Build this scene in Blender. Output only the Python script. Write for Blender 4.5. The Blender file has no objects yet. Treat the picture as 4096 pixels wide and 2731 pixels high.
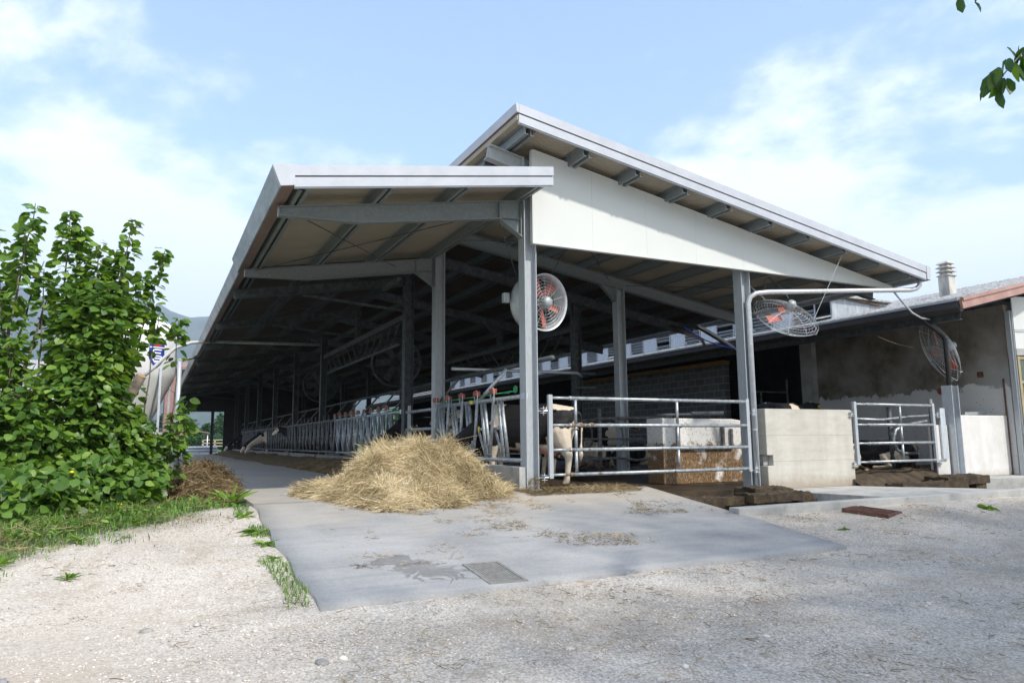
import bpy, math, random
import numpy as np
from mathutils import Vector, Matrix, noise
random.seed(7); rng = np.random.default_rng(7)
SC = bpy.context.scene
COL = SC.collection

# ---------------------------------------------------------------- camera
CAM = Vector((-5.333, -10.299, 0.787))
yaw, pitch, roll = 0.459, 0.136, -0.009
fwd = Vector((math.sin(yaw)*math.cos(pitch), math.cos(yaw)*math.cos(pitch), math.sin(pitch)))
rgt = Vector((math.cos(yaw), -math.sin(yaw), 0)); upv = rgt.cross(fwd)
r2 = math.cos(roll)*rgt + math.sin(roll)*upv; u2 = -math.sin(roll)*rgt + math.cos(roll)*upv
cd = bpy.data.cameras.new('camera'); cam = bpy.data.objects.new('camera', cd); COL.objects.link(cam)
m = Matrix((r2, u2, -fwd)).transposed().to_4x4(); m.translation = CAM
cam.matrix_world = m
cd.sensor_width = 36; cd.lens = 36*2896.5/4096; cd.clip_start = .05; cd.clip_end = 20000
SC.camera = cam
def in_view(p, marg=0.0):
    d = Vector(p) - CAM; z = d.dot(fwd)
    if z <= .1: return False
    return abs(d.dot(r2)/z) < 0.7071+marg and abs(d.dot(u2)/z) < 0.4714+marg

# ---------------------------------------------------------------- world and sun
SUNDIR = Vector((.35, -1.0, 1.15)).normalized()
W = bpy.data.worlds.new('World'); SC.world = W; W.use_nodes = True
nt = W.node_tree; N = nt.nodes; L = nt.links; N.clear()
out = N.new('ShaderNodeOutputWorld'); bg = N.new('ShaderNodeBackground')
sky = N.new('ShaderNodeTexSky'); sky.sky_type = 'NISHITA'; sky.sun_disc = False
sky.sun_elevation = math.asin(SUNDIR.z); sky.sun_rotation = math.atan2(SUNDIR.x, SUNDIR.y)
sky.air_density = 1.0; sky.dust_density = 0.6; sky.ozone_density = 1.6
tc = N.new('ShaderNodeTexCoord'); sep = N.new('ShaderNodeSeparateXYZ'); L.new(tc.outputs['Generated'], sep.inputs[0])
def mth(op, a, b=None, c=None, clamp=False):
    n = N.new('ShaderNodeMath'); n.operation = op; n.use_clamp = clamp
    for i, v in enumerate((a, b, c)):
        if v is None: continue
        if isinstance(v, (int, float)): n.inputs[i].default_value = v
        else: L.new(v, n.inputs[i])
    return n.outputs[0]
zc = mth('ADD', mth('MAXIMUM', sep.outputs[2], 0.0), 0.22)
cx_ = mth('DIVIDE', sep.outputs[0], zc); cy_ = mth('DIVIDE', sep.outputs[1], zc)
cmb = N.new('ShaderNodeCombineXYZ'); L.new(cx_, cmb.inputs[0]); L.new(cy_, cmb.inputs[1])
mp = N.new('ShaderNodeMapping'); L.new(cmb.outputs[0], mp.inputs[0])
mp.inputs['Rotation'].default_value = (0, 0, .9); mp.inputs['Scale'].default_value = (1.0, .8, 1); mp.inputs['Location'].default_value = (1.3, .35, 0)
n1 = N.new('ShaderNodeTexNoise'); n1.inputs['Scale'].default_value = 1.15; n1.inputs['Detail'].default_value = 9; n1.inputs['Roughness'].default_value = .58; n1.inputs['Distortion'].default_value = .35
n2 = N.new('ShaderNodeTexNoise'); n2.inputs['Scale'].default_value = 4.2; n2.inputs['Detail'].default_value = 8; n2.inputs['Roughness'].default_value = .65
L.new(mp.outputs[0], n1.inputs[0]); L.new(mp.outputs[0], n2.inputs[0])
s = mth('ADD', mth('MULTIPLY', n1.outputs[0], .75), mth('MULTIPLY', n2.outputs[0], .25))
hz = mth('MULTIPLY', mth('SUBTRACT', .42, sep.outputs[2]), .42, clamp=False)   # more cloud low down
s = mth('ADD', s, mth('MAXIMUM', hz, -.06))
s = mth('ADD', s, mth('MULTIPLY', mth('MAXIMUM', mth('MULTIPLY', sep.outputs[1], -1.0), 0.0), .30))   # cloud added behind the viewer to brighten and whiten the shade
cr = N.new('ShaderNodeMapRange'); L.new(s, cr.inputs[0]); cr.interpolation_type = 'SMOOTHSTEP'
cr.inputs[1].default_value = .47; cr.inputs[2].default_value = .60; cr.inputs[3].default_value = .10; cr.inputs[4].default_value = .9
mixc = N.new('ShaderNodeMix'); mixc.data_type = 'RGBA'
tint = N.new('ShaderNodeMix'); tint.data_type = 'RGBA'; tint.blend_type = 'MULTIPLY'; tint.inputs[0].default_value = 1; L.new(sky.outputs[0], tint.inputs[6]); tint.inputs[7].default_value = (1.04, 1.12, 1.19, 1)
L.new(cr.outputs[0], mixc.inputs[0]); L.new(tint.outputs[2], mixc.inputs[6]); mixc.inputs[7].default_value = (5.1, 5.35, 5.65, 1)
L.new(mixc.outputs[2], bg.inputs[0]); bg.inputs[1].default_value = 0.15
L.new(bg.outputs[0], out.inputs[0])
sd = bpy.data.lights.new('sun', 'SUN'); sd.energy = 2.8; sd.angle = math.radians(2.6); sd.color = (1, .94, .85)
so = bpy.data.objects.new('sun', sd); COL.objects.link(so)
so.rotation_euler = SUNDIR.to_track_quat('Z', 'Y').to_euler(); so.location = (0, 0, 60)
SC.view_settings.view_transform = 'Standard'; SC.view_settings.look = 'None'
SC.view_settings.exposure = 1.05; SC.view_settings.gamma = 1
SC.cycles.max_bounces = 8; SC.cycles.diffuse_bounces = 4; SC.cycles.transparent_max_bounces = 8
SC.cycles.use_denoising = True; SC.cycles.sample_clamp_indirect = 6

# ---------------------------------------------------------------- materials
def mat(name, cols, scale=4, rough=.7, metal=0, bump=0, bscale=None, detail=6, stretch=(1,1,1), pos=None, world=False, spec=.5, bdist=.02, noise_kind='noise'):
    """cols: list of colours spread along a noise ramp"""
    M = bpy.data.materials.new(name); M.use_nodes = True; t = M.node_tree; n = t.nodes; b = n['Principled BSDF']
    b.inputs['Roughness'].default_value = rough; b.inputs['Metallic'].default_value = metal
    b.inputs['Specular IOR Level'].default_value = spec
    if world:
        g = n.new('ShaderNodeNewGeometry'); src = g.outputs['Position']
    else:
        g = n.new('ShaderNodeTexCoord'); src = g.outputs['Object']
    mpn = n.new('ShaderNodeMapping'); mpn.inputs['Scale'].default_value = stretch; t.links.new(src, mpn.inputs[0])
    if len(cols) > 1:
        x = n.new('ShaderNodeTexNoise'); x.inputs['Scale'].default_value = scale; x.inputs['Detail'].default_value = detail; x.inputs['Roughness'].default_value = .62
        t.links.new(mpn.outputs[0], x.inputs[0])
        r = n.new('ShaderNodeValToRGB'); e = r.color_ramp.elements
        k = len(cols)
        ps = pos or [.33+.34*i/(k-1) for i in range(k)]
        while len(e) < k: e.new(.5)
        for i in range(k): e[i].position = ps[i]; e[i].color = (*cols[i], 1)
        t.links.new(x.outputs[0], r.inputs[0]); t.links.new(r.outputs[0], b.inputs['Base Color'])
    else: b.inputs['Base Color'].default_value = (*cols[0], 1)
    if bump:
        y = n.new('ShaderNodeTexNoise'); y.inputs['Scale'].default_value = bscale or scale*4; y.inputs['Detail'].default_value = 8; y.inputs['Roughness'].default_value = .7
        t.links.new(mpn.outputs[0], y.inputs[0])
        bp = n.new('ShaderNodeBump'); bp.inputs['Strength'].default_value = bump; bp.inputs['Distance'].default_value = bdist
        t.links.new(y.outputs[0], bp.inputs['Height']); t.links.new(bp.outputs[0], b.inputs['Normal'])
    return M
def ramp(M, src, stops):
    r = M.node_tree.nodes.new('ShaderNodeValToRGB'); e = r.color_ramp.elements
    while len(e) < len(stops): e.new(.5)
    for i, (p, c) in enumerate(stops): e[i].position = p; e[i].color = (*c, 1) if len(c) == 3 else c
    M.node_tree.links.new(src, r.inputs[0]); return r.outputs[0]
def nd(M, kind, **kw):
    x = M.node_tree.nodes.new(kind)
    for k, v in kw.items():
        if k.startswith('i_'):
            key = k[2:].replace('_', ' ')
            x.inputs[int(key) if key.isdigit() else key].default_value = v
        else: setattr(x, k, v)
    return x
def lk(M, a, b): M.node_tree.links.new(a, b)
def mixrgb(M, fac, a, b, mode='MIX'):
    x = M.node_tree.nodes.new('ShaderNodeMix'); x.data_type = 'RGBA'; x.blend_type = mode
    for i, v in ((0, fac), (6, a), (7, b)):
        if isinstance(v, (int, float)): x.inputs[i].default_value = v
        elif isinstance(v, tuple): x.inputs[i].default_value = (*v, 1)
        else: lk(M, v, x.inputs[i])
    return x.outputs[2]
def base(M): return M.node_tree.nodes['Principled BSDF'].inputs['Base Color']
def mathn(M, op, a, b=None, clamp=False):
    x = M.node_tree.nodes.new('ShaderNodeMath'); x.operation = op; x.use_clamp = clamp
    for i, v in enumerate((a, b)):
        if v is None: continue
        if isinstance(v, (int, float)): x.inputs[i].default_value = v
        else: lk(M, v, x.inputs[i])
    return x.outputs[0]

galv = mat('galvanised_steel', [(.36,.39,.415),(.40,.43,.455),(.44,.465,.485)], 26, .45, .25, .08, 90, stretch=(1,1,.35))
galv_mid = mat('shaded_galvanised', [(.205,.23,.235),(.23,.255,.26),(.26,.285,.29)], 24, .55, .3, .1, 70)  # copy of the galvanised colour, darkened as shade under the roof
galv_dark = mat('weathered_shaded_steel', [(.045,.055,.06),(.075,.085,.09),(.11,.12,.125)], 9, .65, .2, .12, 60)  # old steel, with the barn's inner gloom added to its colour
galv_lit = mat('bright_galvanised', [(.50,.53,.56),(.62,.65,.68)], 12, .38, .5, .05, 60)
pipe_m = mat('pipe_steel', [(.22,.25,.27),(.36,.39,.41),(.48,.51,.53)], 14, .45, .5, .15, 80)
pipe_dirty_shaded = mat('dirty_shaded_pipe', [(.07,.065,.055),(.14,.145,.145),(.21,.22,.225)], 10, .6, .3, .2, 70)  # dirty pipe, toned down further to stand for indoor shade
panel_w = mat('cream_panel', [(.60,.62,.605),(.62,.64,.625)], 1.5, .38, 0, .01, 4)
fascia_m = mat('white_flashing', [(.42,.44,.48),(.49,.51,.55)], 3, .3, .15, .02, 6)
gutter_m = mat('zinc_gutter', [(.26,.29,.32),(.40,.43,.46),(.50,.53,.55)], 2.5, .45, .35, .04, 10, stretch=(3,.6,1))
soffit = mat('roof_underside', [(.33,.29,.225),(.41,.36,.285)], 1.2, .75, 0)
soffit_old = mat('old_shaded_underside', [(.045,.033,.025),(.07,.053,.04)], 1.4, .8, 0)  # old sheeting, its colour lowered to paint the dark inside
brown = mat('brown_sheet', [(.19,.13,.115),(.25,.175,.15)], 3, .7)
conc = mat('cast_concrete', [(.44,.42,.37),(.49,.47,.42),(.53,.51,.46)], 2.2, .85, 0, .25, 24, stretch=(1,1,3))
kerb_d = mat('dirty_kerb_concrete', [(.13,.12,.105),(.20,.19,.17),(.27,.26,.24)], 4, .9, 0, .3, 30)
conc_d = mat('grey_concrete', [(.26,.26,.25),(.36,.36,.345),(.43,.425,.41)], 3, .85, 0, .25, 30)
white_p = mat('white_plaster', [(.58,.57,.55),(.66,.65,.64)], 2.5, .8, 0, .12, 14)
black_p = mat('black_pipe', [(.015,.015,.016)], rough=.35)
rubber = mat('dark_rubber', [(.02,.02,.02)], rough=.8)
redp = mat('orange_red_plastic', [(.24,.035,.02),(.34,.06,.035)], 6, .45)
blade = mat('salmon_blade', [(.42,.10,.07),(.50,.14,.10)], 5, .4)
greenp = mat('green_plastic', [(.03,.22,.09),(.05,.32,.14)], 6, .5)
yellow = mat('yellow_plastic', [(.80,.62,.02)], rough=.5)
bluep = mat('blue_hose', [(.02,.12,.62)], rough=.4)
motor_m = mat('motor_grey', [(.33,.36,.37),(.40,.43,.44)], 8, .5, .3)
rust = mat('rusty_iron', [(.06,.028,.02),(.13,.06,.04),(.19,.095,.065)], 14, .85, .1, .4, 60)
pinkm = mat('copper_pink_flashing', [(.33,.185,.15),(.45,.27,.22)], 3, .45, .2, .05, 10, stretch=(1,5,1))
tilem = mat('lichen_sheet', [(.16,.16,.155),(.34,.34,.33),(.50,.50,.49)], 11, .9, 0, .6, 40)
wood = mat('old_wood', [(.10,.065,.04),(.20,.14,.09)], 5, .85, 0, .3, 40, stretch=(1,1,.2))
orangew = mat('orange_timber', [(.40,.22,.07),(.50,.29,.10)], 5, .8, 0, .2, 30)
muck = mat('dried_muck', [(.022,.015,.008),(.055,.037,.018),(.10,.07,.035)], 5, .85, 0, .9, 30, bdist=.04)
muckfloor = mat('muddy_shaded_floor', [(.012,.008,.005),(.035,.022,.010),(.06,.037,.016)], 2.2, .55, 0, .7, 16, world=True)  # mud colour deepened to carry the shade of the pens
bark = mat('hazel_bark', [(.06,.048,.036),(.14,.115,.09),(.20,.17,.14)], 9, .9, 0, .5, 50)
teal = mat('teal_panel', [(.02,.22,.22),(.03,.30,.29)], 3, .6)
creamc = mat('cream_cabin', [(.60,.58,.53),(.70,.68,.63)], 3, .6)
tankm = mat('silo_white', [(.60,.59,.56),(.72,.71,.69)], .9, .35, .1, .03, 5, stretch=(3,3,.4))
blue = mat('emblem_blue', [(.012,.035,.26)], rough=.4)
whitem = mat('emblem_white', [(.82,.82,.80)], rough=.4)
redm = mat('emblem_red', [(.5,.02,.03)], rough=.4)
farred = mat('reddish_roof', [(.23,.13,.12),(.31,.19,.17)], 2, .8)
farwall = mat('pale_wall', [(.45,.44,.42),(.55,.54,.52)], 1, .8)
dark = mat('dark_interior', [(.02,.02,.02),(.04,.04,.038)], 2, .9)  # near-black colour standing in for unlit interiors
hidec = mat('hoof_horn', [(.12,.08,.05)], rough=.6)
eyem = mat('eye_black', [(.008,.006,.005)], rough=.1)
pinkskin = mat('pink_skin', [(.50,.27,.21),(.60,.35,.28)], 8, .6)
glassm = mat('green_glass', [(.05,.08,.06),(.10,.13,.09)], 2, .08)
stalm = mat('window_frame_tan', [(.30,.24,.14),(.38,.31,.19)], 5, .6)
stonem = mat('river_stone', [(.26,.24,.22),(.52,.48,.43),(.72,.67,.60)], 14, .85, 0, .2, 30)

# hay: straw colours along long fibres
def straw(name, cols, w=1.0):
    M = bpy.data.materials.new(name); M.use_nodes = True
    a = nd(M, 'ShaderNodeAttribute', attribute_name='tone')
    lk(M, ramp(M, a.outputs['Fac'], cols), base(M))
    M.node_tree.nodes['Principled BSDF'].inputs['Roughness'].default_value = .7
    M.node_tree.nodes['Principled BSDF'].inputs['Specular IOR Level'].default_value = .3
    return M
haym = straw('hay', [(0, (.19,.15,.075)), (.25, (.40,.315,.165)), (.6, (.70,.57,.345)), (1, (.90,.80,.58))])
oldhay = straw('old_hay', [(0, (.09,.07,.03)), (.4, (.20,.14,.07)), (.75, (.32,.24,.13)), (1, (.42,.33,.2))])
hayb = mat('hay_mass', [(.13,.09,.03),(.26,.185,.075),(.40,.30,.135)], 22, .9, 0, 1.0, 60, stretch=(1,.35,1), bdist=.05)
oldhayb = mat('old_hay_mass', [(.08,.06,.03),(.17,.12,.06),(.26,.19,.10)], 22, .9, 0, 1.0, 60, bdist=.05)
silagem = mat('silage_mass', [(.075,.05,.02),(.14,.095,.04),(.20,.145,.065)], 14, .95, 0, 1.0, 50, bdist=.05)
grassm = straw('grass', [(0, (.04,.10,.015)), (.5, (.10,.21,.035)), (.85, (.18,.30,.07)), (1, (.34,.33,.13))])
def leafmat(name, cols):
    M = bpy.data.materials.new(name); M.use_nodes = True
    a = nd(M, 'ShaderNodeAttribute', attribute_name='tone')
    c = ramp(M, a.outputs['Fac'], cols); lk(M, c, base(M))
    b = M.node_tree.nodes['Principled BSDF']; b.inputs['Roughness'].default_value = .42
    tr = nd(M, 'ShaderNodeBsdfTranslucent'); hs = nd(M, 'ShaderNodeHueSaturation', i_Saturation=1.15, i_Value=1.6, i_Hue=.485); lk(M, c, hs.inputs['Color']); lk(M, hs.outputs[0], tr.inputs[0])
    mx = nd(M, 'ShaderNodeMixShader', i_0=.36); lk(M, b.outputs[0], mx.inputs[1]); lk(M, tr.outputs[0], mx.inputs[2])
    lk(M, mx.outputs[0], M.node_tree.nodes['Material Output'].inputs[0])
    return M
leafm = leafmat('hazel_leaf', [(0, (.035,.090,.016)), (.4, (.095,.19,.030)), (.75, (.19,.31,.05)), (1, (.32,.42,.10))])
leafd = leafmat('overhanging_leaf', [(0, (.016,.055,.010)), (.6, (.035,.095,.015)), (1, (.09,.17,.02))])

# cow coat
coat = bpy.data.materials.new('cow_coat'); coat.use_nodes = True
_a = nd(coat, 'ShaderNodeVertexColor', layer_name='coat')
_n = nd(coat, 'ShaderNodeTexNoise', i_Scale=60.0, i_Detail=4.0)
lk(coat, mixrgb(coat, .35, _a.outputs[0], mixrgb(coat, .6, _a.outputs[0], ramp(coat, _n.outputs[0], [(.3, (.3,.24,.18)), (.7, (.9,.88,.84))]), 'MULTIPLY')), base(coat))
coat.node_tree.nodes['Principled BSDF'].inputs['Roughness'].default_value = .62
coat.node_tree.nodes['Principled BSDF'].inputs['Specular IOR Level'].default_value = .25
_tc = nd(coat, 'ShaderNodeTexCoord'); _d = nd(coat, 'ShaderNodeTexNoise', i_Scale=7.0, i_Detail=8.0, i_Roughness=.7); lk(coat, _tc.outputs['Object'], _d.inputs[0])
_sp = nd(coat, 'ShaderNodeSeparateXYZ'); lk(coat, _tc.outputs['Object'], _sp.inputs[0])
_f = mathn(coat, 'MULTIPLY', mathn(coat, 'SUBTRACT', mathn(coat, 'ADD', mathn(coat, 'MULTIPLY', _d.outputs[0], .9), -.18), _sp.outputs[2]), 3.0, True)
_prev = base(coat).links[0].from_socket
lk(coat, mixrgb(coat, mathn(coat, 'MULTIPLY', _f, .8), _prev, (.16,.10,.05)), base(coat))
_b = nd(coat, 'ShaderNodeBump', i_Strength=.5, i_Distance=.03); _m = nd(coat, 'ShaderNodeTexNoise', i_Scale=5.0, i_Detail=5.0); lk(coat, _tc.outputs['Object'], _m.inputs[0]); lk(coat, _m.outputs[0], _b.inputs['Height']); lk(coat, _b.outputs[0], coat.node_tree.nodes['Principled BSDF'].inputs['Normal'])

# ramp/alley concrete with stains, straw dust and a wet splash
slabm = mat('slab_concrete', [(.27,.275,.275),(.335,.335,.33),(.39,.385,.375)], .9, .8, 0, .18, 45, world=True, bdist=.006)
def slab_extra(M):
    g = nd(M, 'ShaderNodeNewGeometry'); P = g.outputs['Position']
    prev = base(M).links[0].from_socket
    fine = nd(M, 'ShaderNodeTexNoise', i_Scale=35.0, i_Detail=6.0); lk(M, P, fine.inputs[0])
    col = mixrgb(M, .35, prev, ramp(M, fine.outputs[0], [(.35, (.62,.62,.62)), (.65, (1,1,1))]), 'MULTIPLY')
    big = nd(M, 'ShaderNodeTexNoise', i_Scale=.55, i_Detail=7.0, i_Roughness=.65); lk(M, P, big.inputs[0])
    sp = nd(M, 'ShaderNodeSeparateXYZ'); lk(M, P, sp.inputs[0])
    st_ = nd(M, 'ShaderNodeTexNoise', i_Scale=3.0, i_Detail=8.0, i_Roughness=.7); sm_ = nd(M, 'ShaderNodeMapping', i_Scale=(.5, 2.6, 1), i_Rotation=(0,0,-.25)); lk(M, P, sm_.inputs[0]); lk(M, sm_.outputs[0], st_.inputs[0])
    col = mixrgb(M, .6, col, ramp(M, st_.outputs[0], [(.32, (.72,.72,.73)), (.5, (.95,.95,.95)), (.68, (1.0,.99,.97))]), 'MULTIPLY')
    # dusty straw tint near the hay (y > -1.5) and inside the alley
    yy = mathn(M, 'MULTIPLY', mathn(M, 'ADD', sp.outputs[1], 2.2), .28)
    f = mathn(M, 'MULTIPLY', mathn(M, 'ADD', mathn(M, 'MINIMUM', yy, .45), mathn(M, 'MULTIPLY', mathn(M, 'SUBTRACT', big.outputs[0], .5), 2.4)), 1.0, True)
    col = mixrgb(M, mathn(M, 'MULTIPLY', f, .75), col, (.43,.36,.26))
    # chaff flecks
    v = nd(M, 'ShaderNodeTexVoronoi', i_Scale=30.0); mpv = nd(M, 'ShaderNodeMapping', i_Scale=(1, 3.2, 1), i_Rotation=(0,0,.4)); lk(M, P, mpv.inputs[0]); lk(M, mpv.outputs[0], v.inputs[0])
    fl = mathn(M, 'MULTIPLY', mathn(M, 'LESS_THAN', v.outputs['Distance'], .16), mathn(M, 'GREATER_THAN', mathn(M, 'ADD', big.outputs[0], mathn(M, 'MULTIPLY', sp.outputs[1], .03)), .47))
    col = mixrgb(M, mathn(M, 'MULTIPLY', fl, .7), col, (.27,.20,.11))
    # wet splash round (-3.0,-3.75): radial streaks
    wn = nd(M, 'ShaderNodeTexNoise', i_Scale=2.3, i_Detail=3.0); lk(M, P, wn.inputs[0]); ws = nd(M, 'ShaderNodeSeparateXYZ'); lk(M, wn.outputs['Color'], ws.inputs[0])
    dx = mathn(M, 'ADD', mathn(M, 'SUBTRACT', sp.outputs[0], -3.02), mathn(M, 'MULTIPLY', mathn(M, 'SUBTRACT', ws.outputs[0], .5), .7)); dy = mathn(M, 'ADD', mathn(M, 'SUBTRACT', sp.outputs[1], -3.72), mathn(M, 'MULTIPLY', mathn(M, 'SUBTRACT', ws.outputs[1], .5), .7))
    ang = mathn(M, 'ARCTAN2', dy, dx)
    rr = mathn(M, 'SQRT', mathn(M, 'ADD', mathn(M, 'MULTIPLY', dx, dx), mathn(M, 'MULTIPLY', mathn(M, 'MULTIPLY', dy, dy), 1.3)))
    cx = nd(M, 'ShaderNodeCombineXYZ'); lk(M, mathn(M, 'MULTIPLY', ang, 3.2), cx.inputs[0]); lk(M, mathn(M, 'MULTIPLY', rr, 2.2), cx.inputs[1])
    sn = nd(M, 'ShaderNodeTexNoise', i_Scale=1.7, i_Detail=5.0, i_Roughness=.6); lk(M, cx.outputs[0], sn.inputs[0])
    rad = mathn(M, 'MULTIPLY', mathn(M, 'SUBTRACT', sn.outputs[0], .33), mathn(M, 'ADD', 2.0, mathn(M, 'MULTIPLY', mathn(M, 'SINE', mathn(M, 'ADD', mathn(M, 'MULTIPLY', ang, 2.0), 3.6)), .9)))
    wet = mathn(M, 'MULTIPLY', mathn(M, 'SUBTRACT', rad, rr), 14.0, True)
    wet = mathn(M, 'MULTIPLY', wet, .6)
    col = mixrgb(M, wet, col, mixrgb(M, 1.0, col, (.42,.42,.42), 'MULTIPLY'))
    lk(M, col, base(M))
    lk(M, mathn(M, 'SUBTRACT', .82, mathn(M, 'MULTIPLY', wet, .5)), M.node_tree.nodes['Principled BSDF'].inputs['Roughness'])
slab_extra(slabm)

# gravel
grav = mat('gravel', [(.52,.475,.41),(.64,.59,.52),(.72,.67,.60)], .8, .9, world=True)
def grav_extra(M):
    g = nd(M, 'ShaderNodeNewGeometry'); P = g.outputs['Position']
    prev = base(M).links[0].from_socket
    v = nd(M, 'ShaderNodeTexVoronoi', i_Scale=52.0, i_Randomness=1.0); lk(M, P, v.inputs[0])
    v2 = nd(M, 'ShaderNodeTexVoronoi', i_Scale=21.0); lk(M, P, v2.inputs[0])
    col = mixrgb(M, .55, prev, ramp(M, v.outputs['Color'], [(0, (.22,.21,.20)), (.3, (.72,.70,.68)), (.6, (.95,.94,.92)), (1, (1.0,.99,.97))]), 'MULTIPLY')
    col = mixrgb(M, .5, col, ramp(M, v.outputs['Distance'], [(.0, (1,1,1)), (.35, (1,1,1)), (.75, (.28,.26,.23))]), 'MULTIPLY')
    col = mixrgb(M, .35, col, ramp(M, v2.outputs['Color'], [(0, (.55,.55,.56)), (1, (1,1,1))]), 'MULTIPLY')
    d = nd(M, 'ShaderNodeTexNoise', i_Scale=.45, i_Detail=8.0, i_Roughness=.7); lk(M, P, d.inputs[0])
    col = mixrgb(M, mathn(M, 'MULTIPLY', mathn(M, 'SUBTRACT', d.outputs[0], .50), 3.2, True), col, (.40,.33,.24))
    sp = nd(M, 'ShaderNodeSeparateXYZ'); lk(M, P, sp.inputs[0])
    # white limestone dust on the driven track at the left
    lf = mathn(M, 'MULTIPLY', mathn(M, 'SUBTRACT', mathn(M, 'SUBTRACT', -3.6, sp.outputs[0]), mathn(M, 'MULTIPLY', d.outputs[0], 1.2)), .8, True)
    col = mixrgb(M, mathn(M, 'MULTIPLY', lf, .30), col, (.60,.53,.45))
    pt = nd(M, 'ShaderNodeTexNoise', i_Scale=1.5, i_Detail=9.0, i_Roughness=.72); lk(M, P, pt.inputs[0])
    col = mixrgb(M, mathn(M, 'MULTIPLY', mathn(M, 'MULTIPLY', mathn(M, 'SUBTRACT', pt.outputs[0], .56), 9.0, True), .5), col, (.33,.26,.18))
    tk = nd(M, 'ShaderNodeTexNoise', i_Scale=.35, i_Detail=3.0); tm = nd(M, 'ShaderNodeMapping', i_Scale=(.35, 2.2, 1), i_Rotation=(0,0,-.22)); lk(M, P, tm.inputs[0]); lk(M, tm.outputs[0], tk.inputs[0])
    col = mixrgb(M, .7, col, ramp(M, tk.outputs[0], [(.38, (.80,.79,.78)), (.55, (1,1,1))]), 'MULTIPLY')
    # soil / meadow away from the yard
    far = mathn(M, 'MULTIPLY', mathn(M, 'SUBTRACT', mathn(M, 'SQRT', mathn(M, 'ADD', mathn(M, 'MULTIPLY', sp.outputs[0], sp.outputs[0]), mathn(M, 'MULTIPLY', sp.outputs[1], sp.outputs[1]))), 55), .1, True)
    col = mixrgb(M, far, col, (.07,.13,.03))
    gl_ = mathn(M, 'MULTIPLY', mathn(M, 'MULTIPLY', mathn(M, 'SUBTRACT', mathn(M, 'ADD', sp.outputs[1], mathn(M, 'MULTIPLY', mathn(M, 'SUBTRACT', d.outputs[0], .5), 2.5)), mathn(M, 'MULTIPLY', mathn(M, 'ADD', sp.outputs[0], 4.2), 1.17)), 1.2, True), mathn(M, 'MULTIPLY', mathn(M, 'SUBTRACT', -4.0, sp.outputs[0]), 20.0, True))
    col = mixrgb(M, mathn(M, 'MULTIPLY', gl_, .85), col, (.09,.10,.045))
    lk(M, col, base(M))
    bp = nd(M, 'ShaderNodeBump', i_Strength=.45, i_Distance=.010); lk(M, mathn(M, 'ADD', mathn(M, 'MULTIPLY', v.outputs['Distance'], -1.0), mathn(M, 'MULTIPLY', v2.outputs['Distance'], -.9)), bp.inputs['Height'])
    lk(M, bp.outputs[0], M.node_tree.nodes['Principled BSDF'].inputs['Normal'])
grav_extra(grav)

# stained render with a ragged white-painted lower half
stained = mat('stained_render', [(.10,.085,.062),(.20,.18,.15),(.27,.255,.23)], 1.3, .9, 0, .3, 25, world=True)
def stain_extra(M):
    g = nd(M, 'ShaderNodeNewGeometry'); P = g.outputs['Position']; prev = base(M).links[0].from_socket
    sp = nd(M, 'ShaderNodeSeparateXYZ'); lk(M, P, sp.inputs[0])
    a = nd(M, 'ShaderNodeTexNoise', i_Scale=2.2, i_Detail=9.0, i_Roughness=.65); lk(M, P, a.inputs[0])
    edge = mathn(M, 'ADD', 1.98, mathn(M, 'MULTIPLY', mathn(M, 'SUBTRACT', a.outputs[0], .5), .9))
    f = mathn(M, 'MULTIPLY', mathn(M, 'SUBTRACT', edge, sp.outputs[2]), 18.0, True)
    sv = nd(M, 'ShaderNodeTexVoronoi', i_Scale=9.0); lk(M, P, sv.inputs[0])
    spots = mathn(M, 'LESS_THAN', sv.outputs['Distance'], .10)
    pale = mixrgb(M, spots, mixrgb(M, a.outputs[0], (.50,.50,.49), (.66,.66,.64)), (.10,.08,.06))
    # grey mortar patches near the corner
    near = mathn(M, 'MULTIPLY', mathn(M, 'SUBTRACT', 1.3, sp.outputs[1]), 1.0, True)
    lowz = mathn(M, 'MULTIPLY', mathn(M, 'SUBTRACT', mathn(M, 'ADD', 2.2, a.outputs[0]), sp.outputs[2]), 3.0, True)
    c2 = mixrgb(M, mathn(M, 'MULTIPLY', mathn(M, 'MULTIPLY', near, lowz), .85), prev, (.33,.33,.31))
    lk(M, mixrgb(M, f, c2, pale), base(M))
stain_extra(stained)
# block wall
blockm = bpy.data.materials.new('grey_blocks'); blockm.use_nodes = True
def blockx(M):
    g = nd(M, 'ShaderNodeNewGeometry'); sp = nd(M, 'ShaderNodeSeparateXYZ'); lk(M, g.outputs['Position'], sp.inputs[0])
    c = nd(M, 'ShaderNodeCombineXYZ'); lk(M, sp.outputs[1], c.inputs[0]); lk(M, sp.outputs[2], c.inputs[1])
    b = nd(M, 'ShaderNodeTexBrick', i_Scale=1.0); b.offset = .5
    b.inputs['Brick Width'].default_value = .5; b.inputs['Row Height'].default_value = .25; b.inputs['Mortar Size'].default_value = .012
    b.inputs['Color1'].default_value = (.125,.13,.14,1); b.inputs['Color2'].default_value = (.18,.19,.20,1); b.inputs['Mortar'].default_value = (.38,.38,.38,1)
    lk(M, c.outputs[0], b.inputs[0]); lk(M, b.outputs[0], base(M)); M.node_tree.nodes['Principled BSDF'].inputs['Roughness'].default_value = .9
blockx(blockm)
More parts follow.
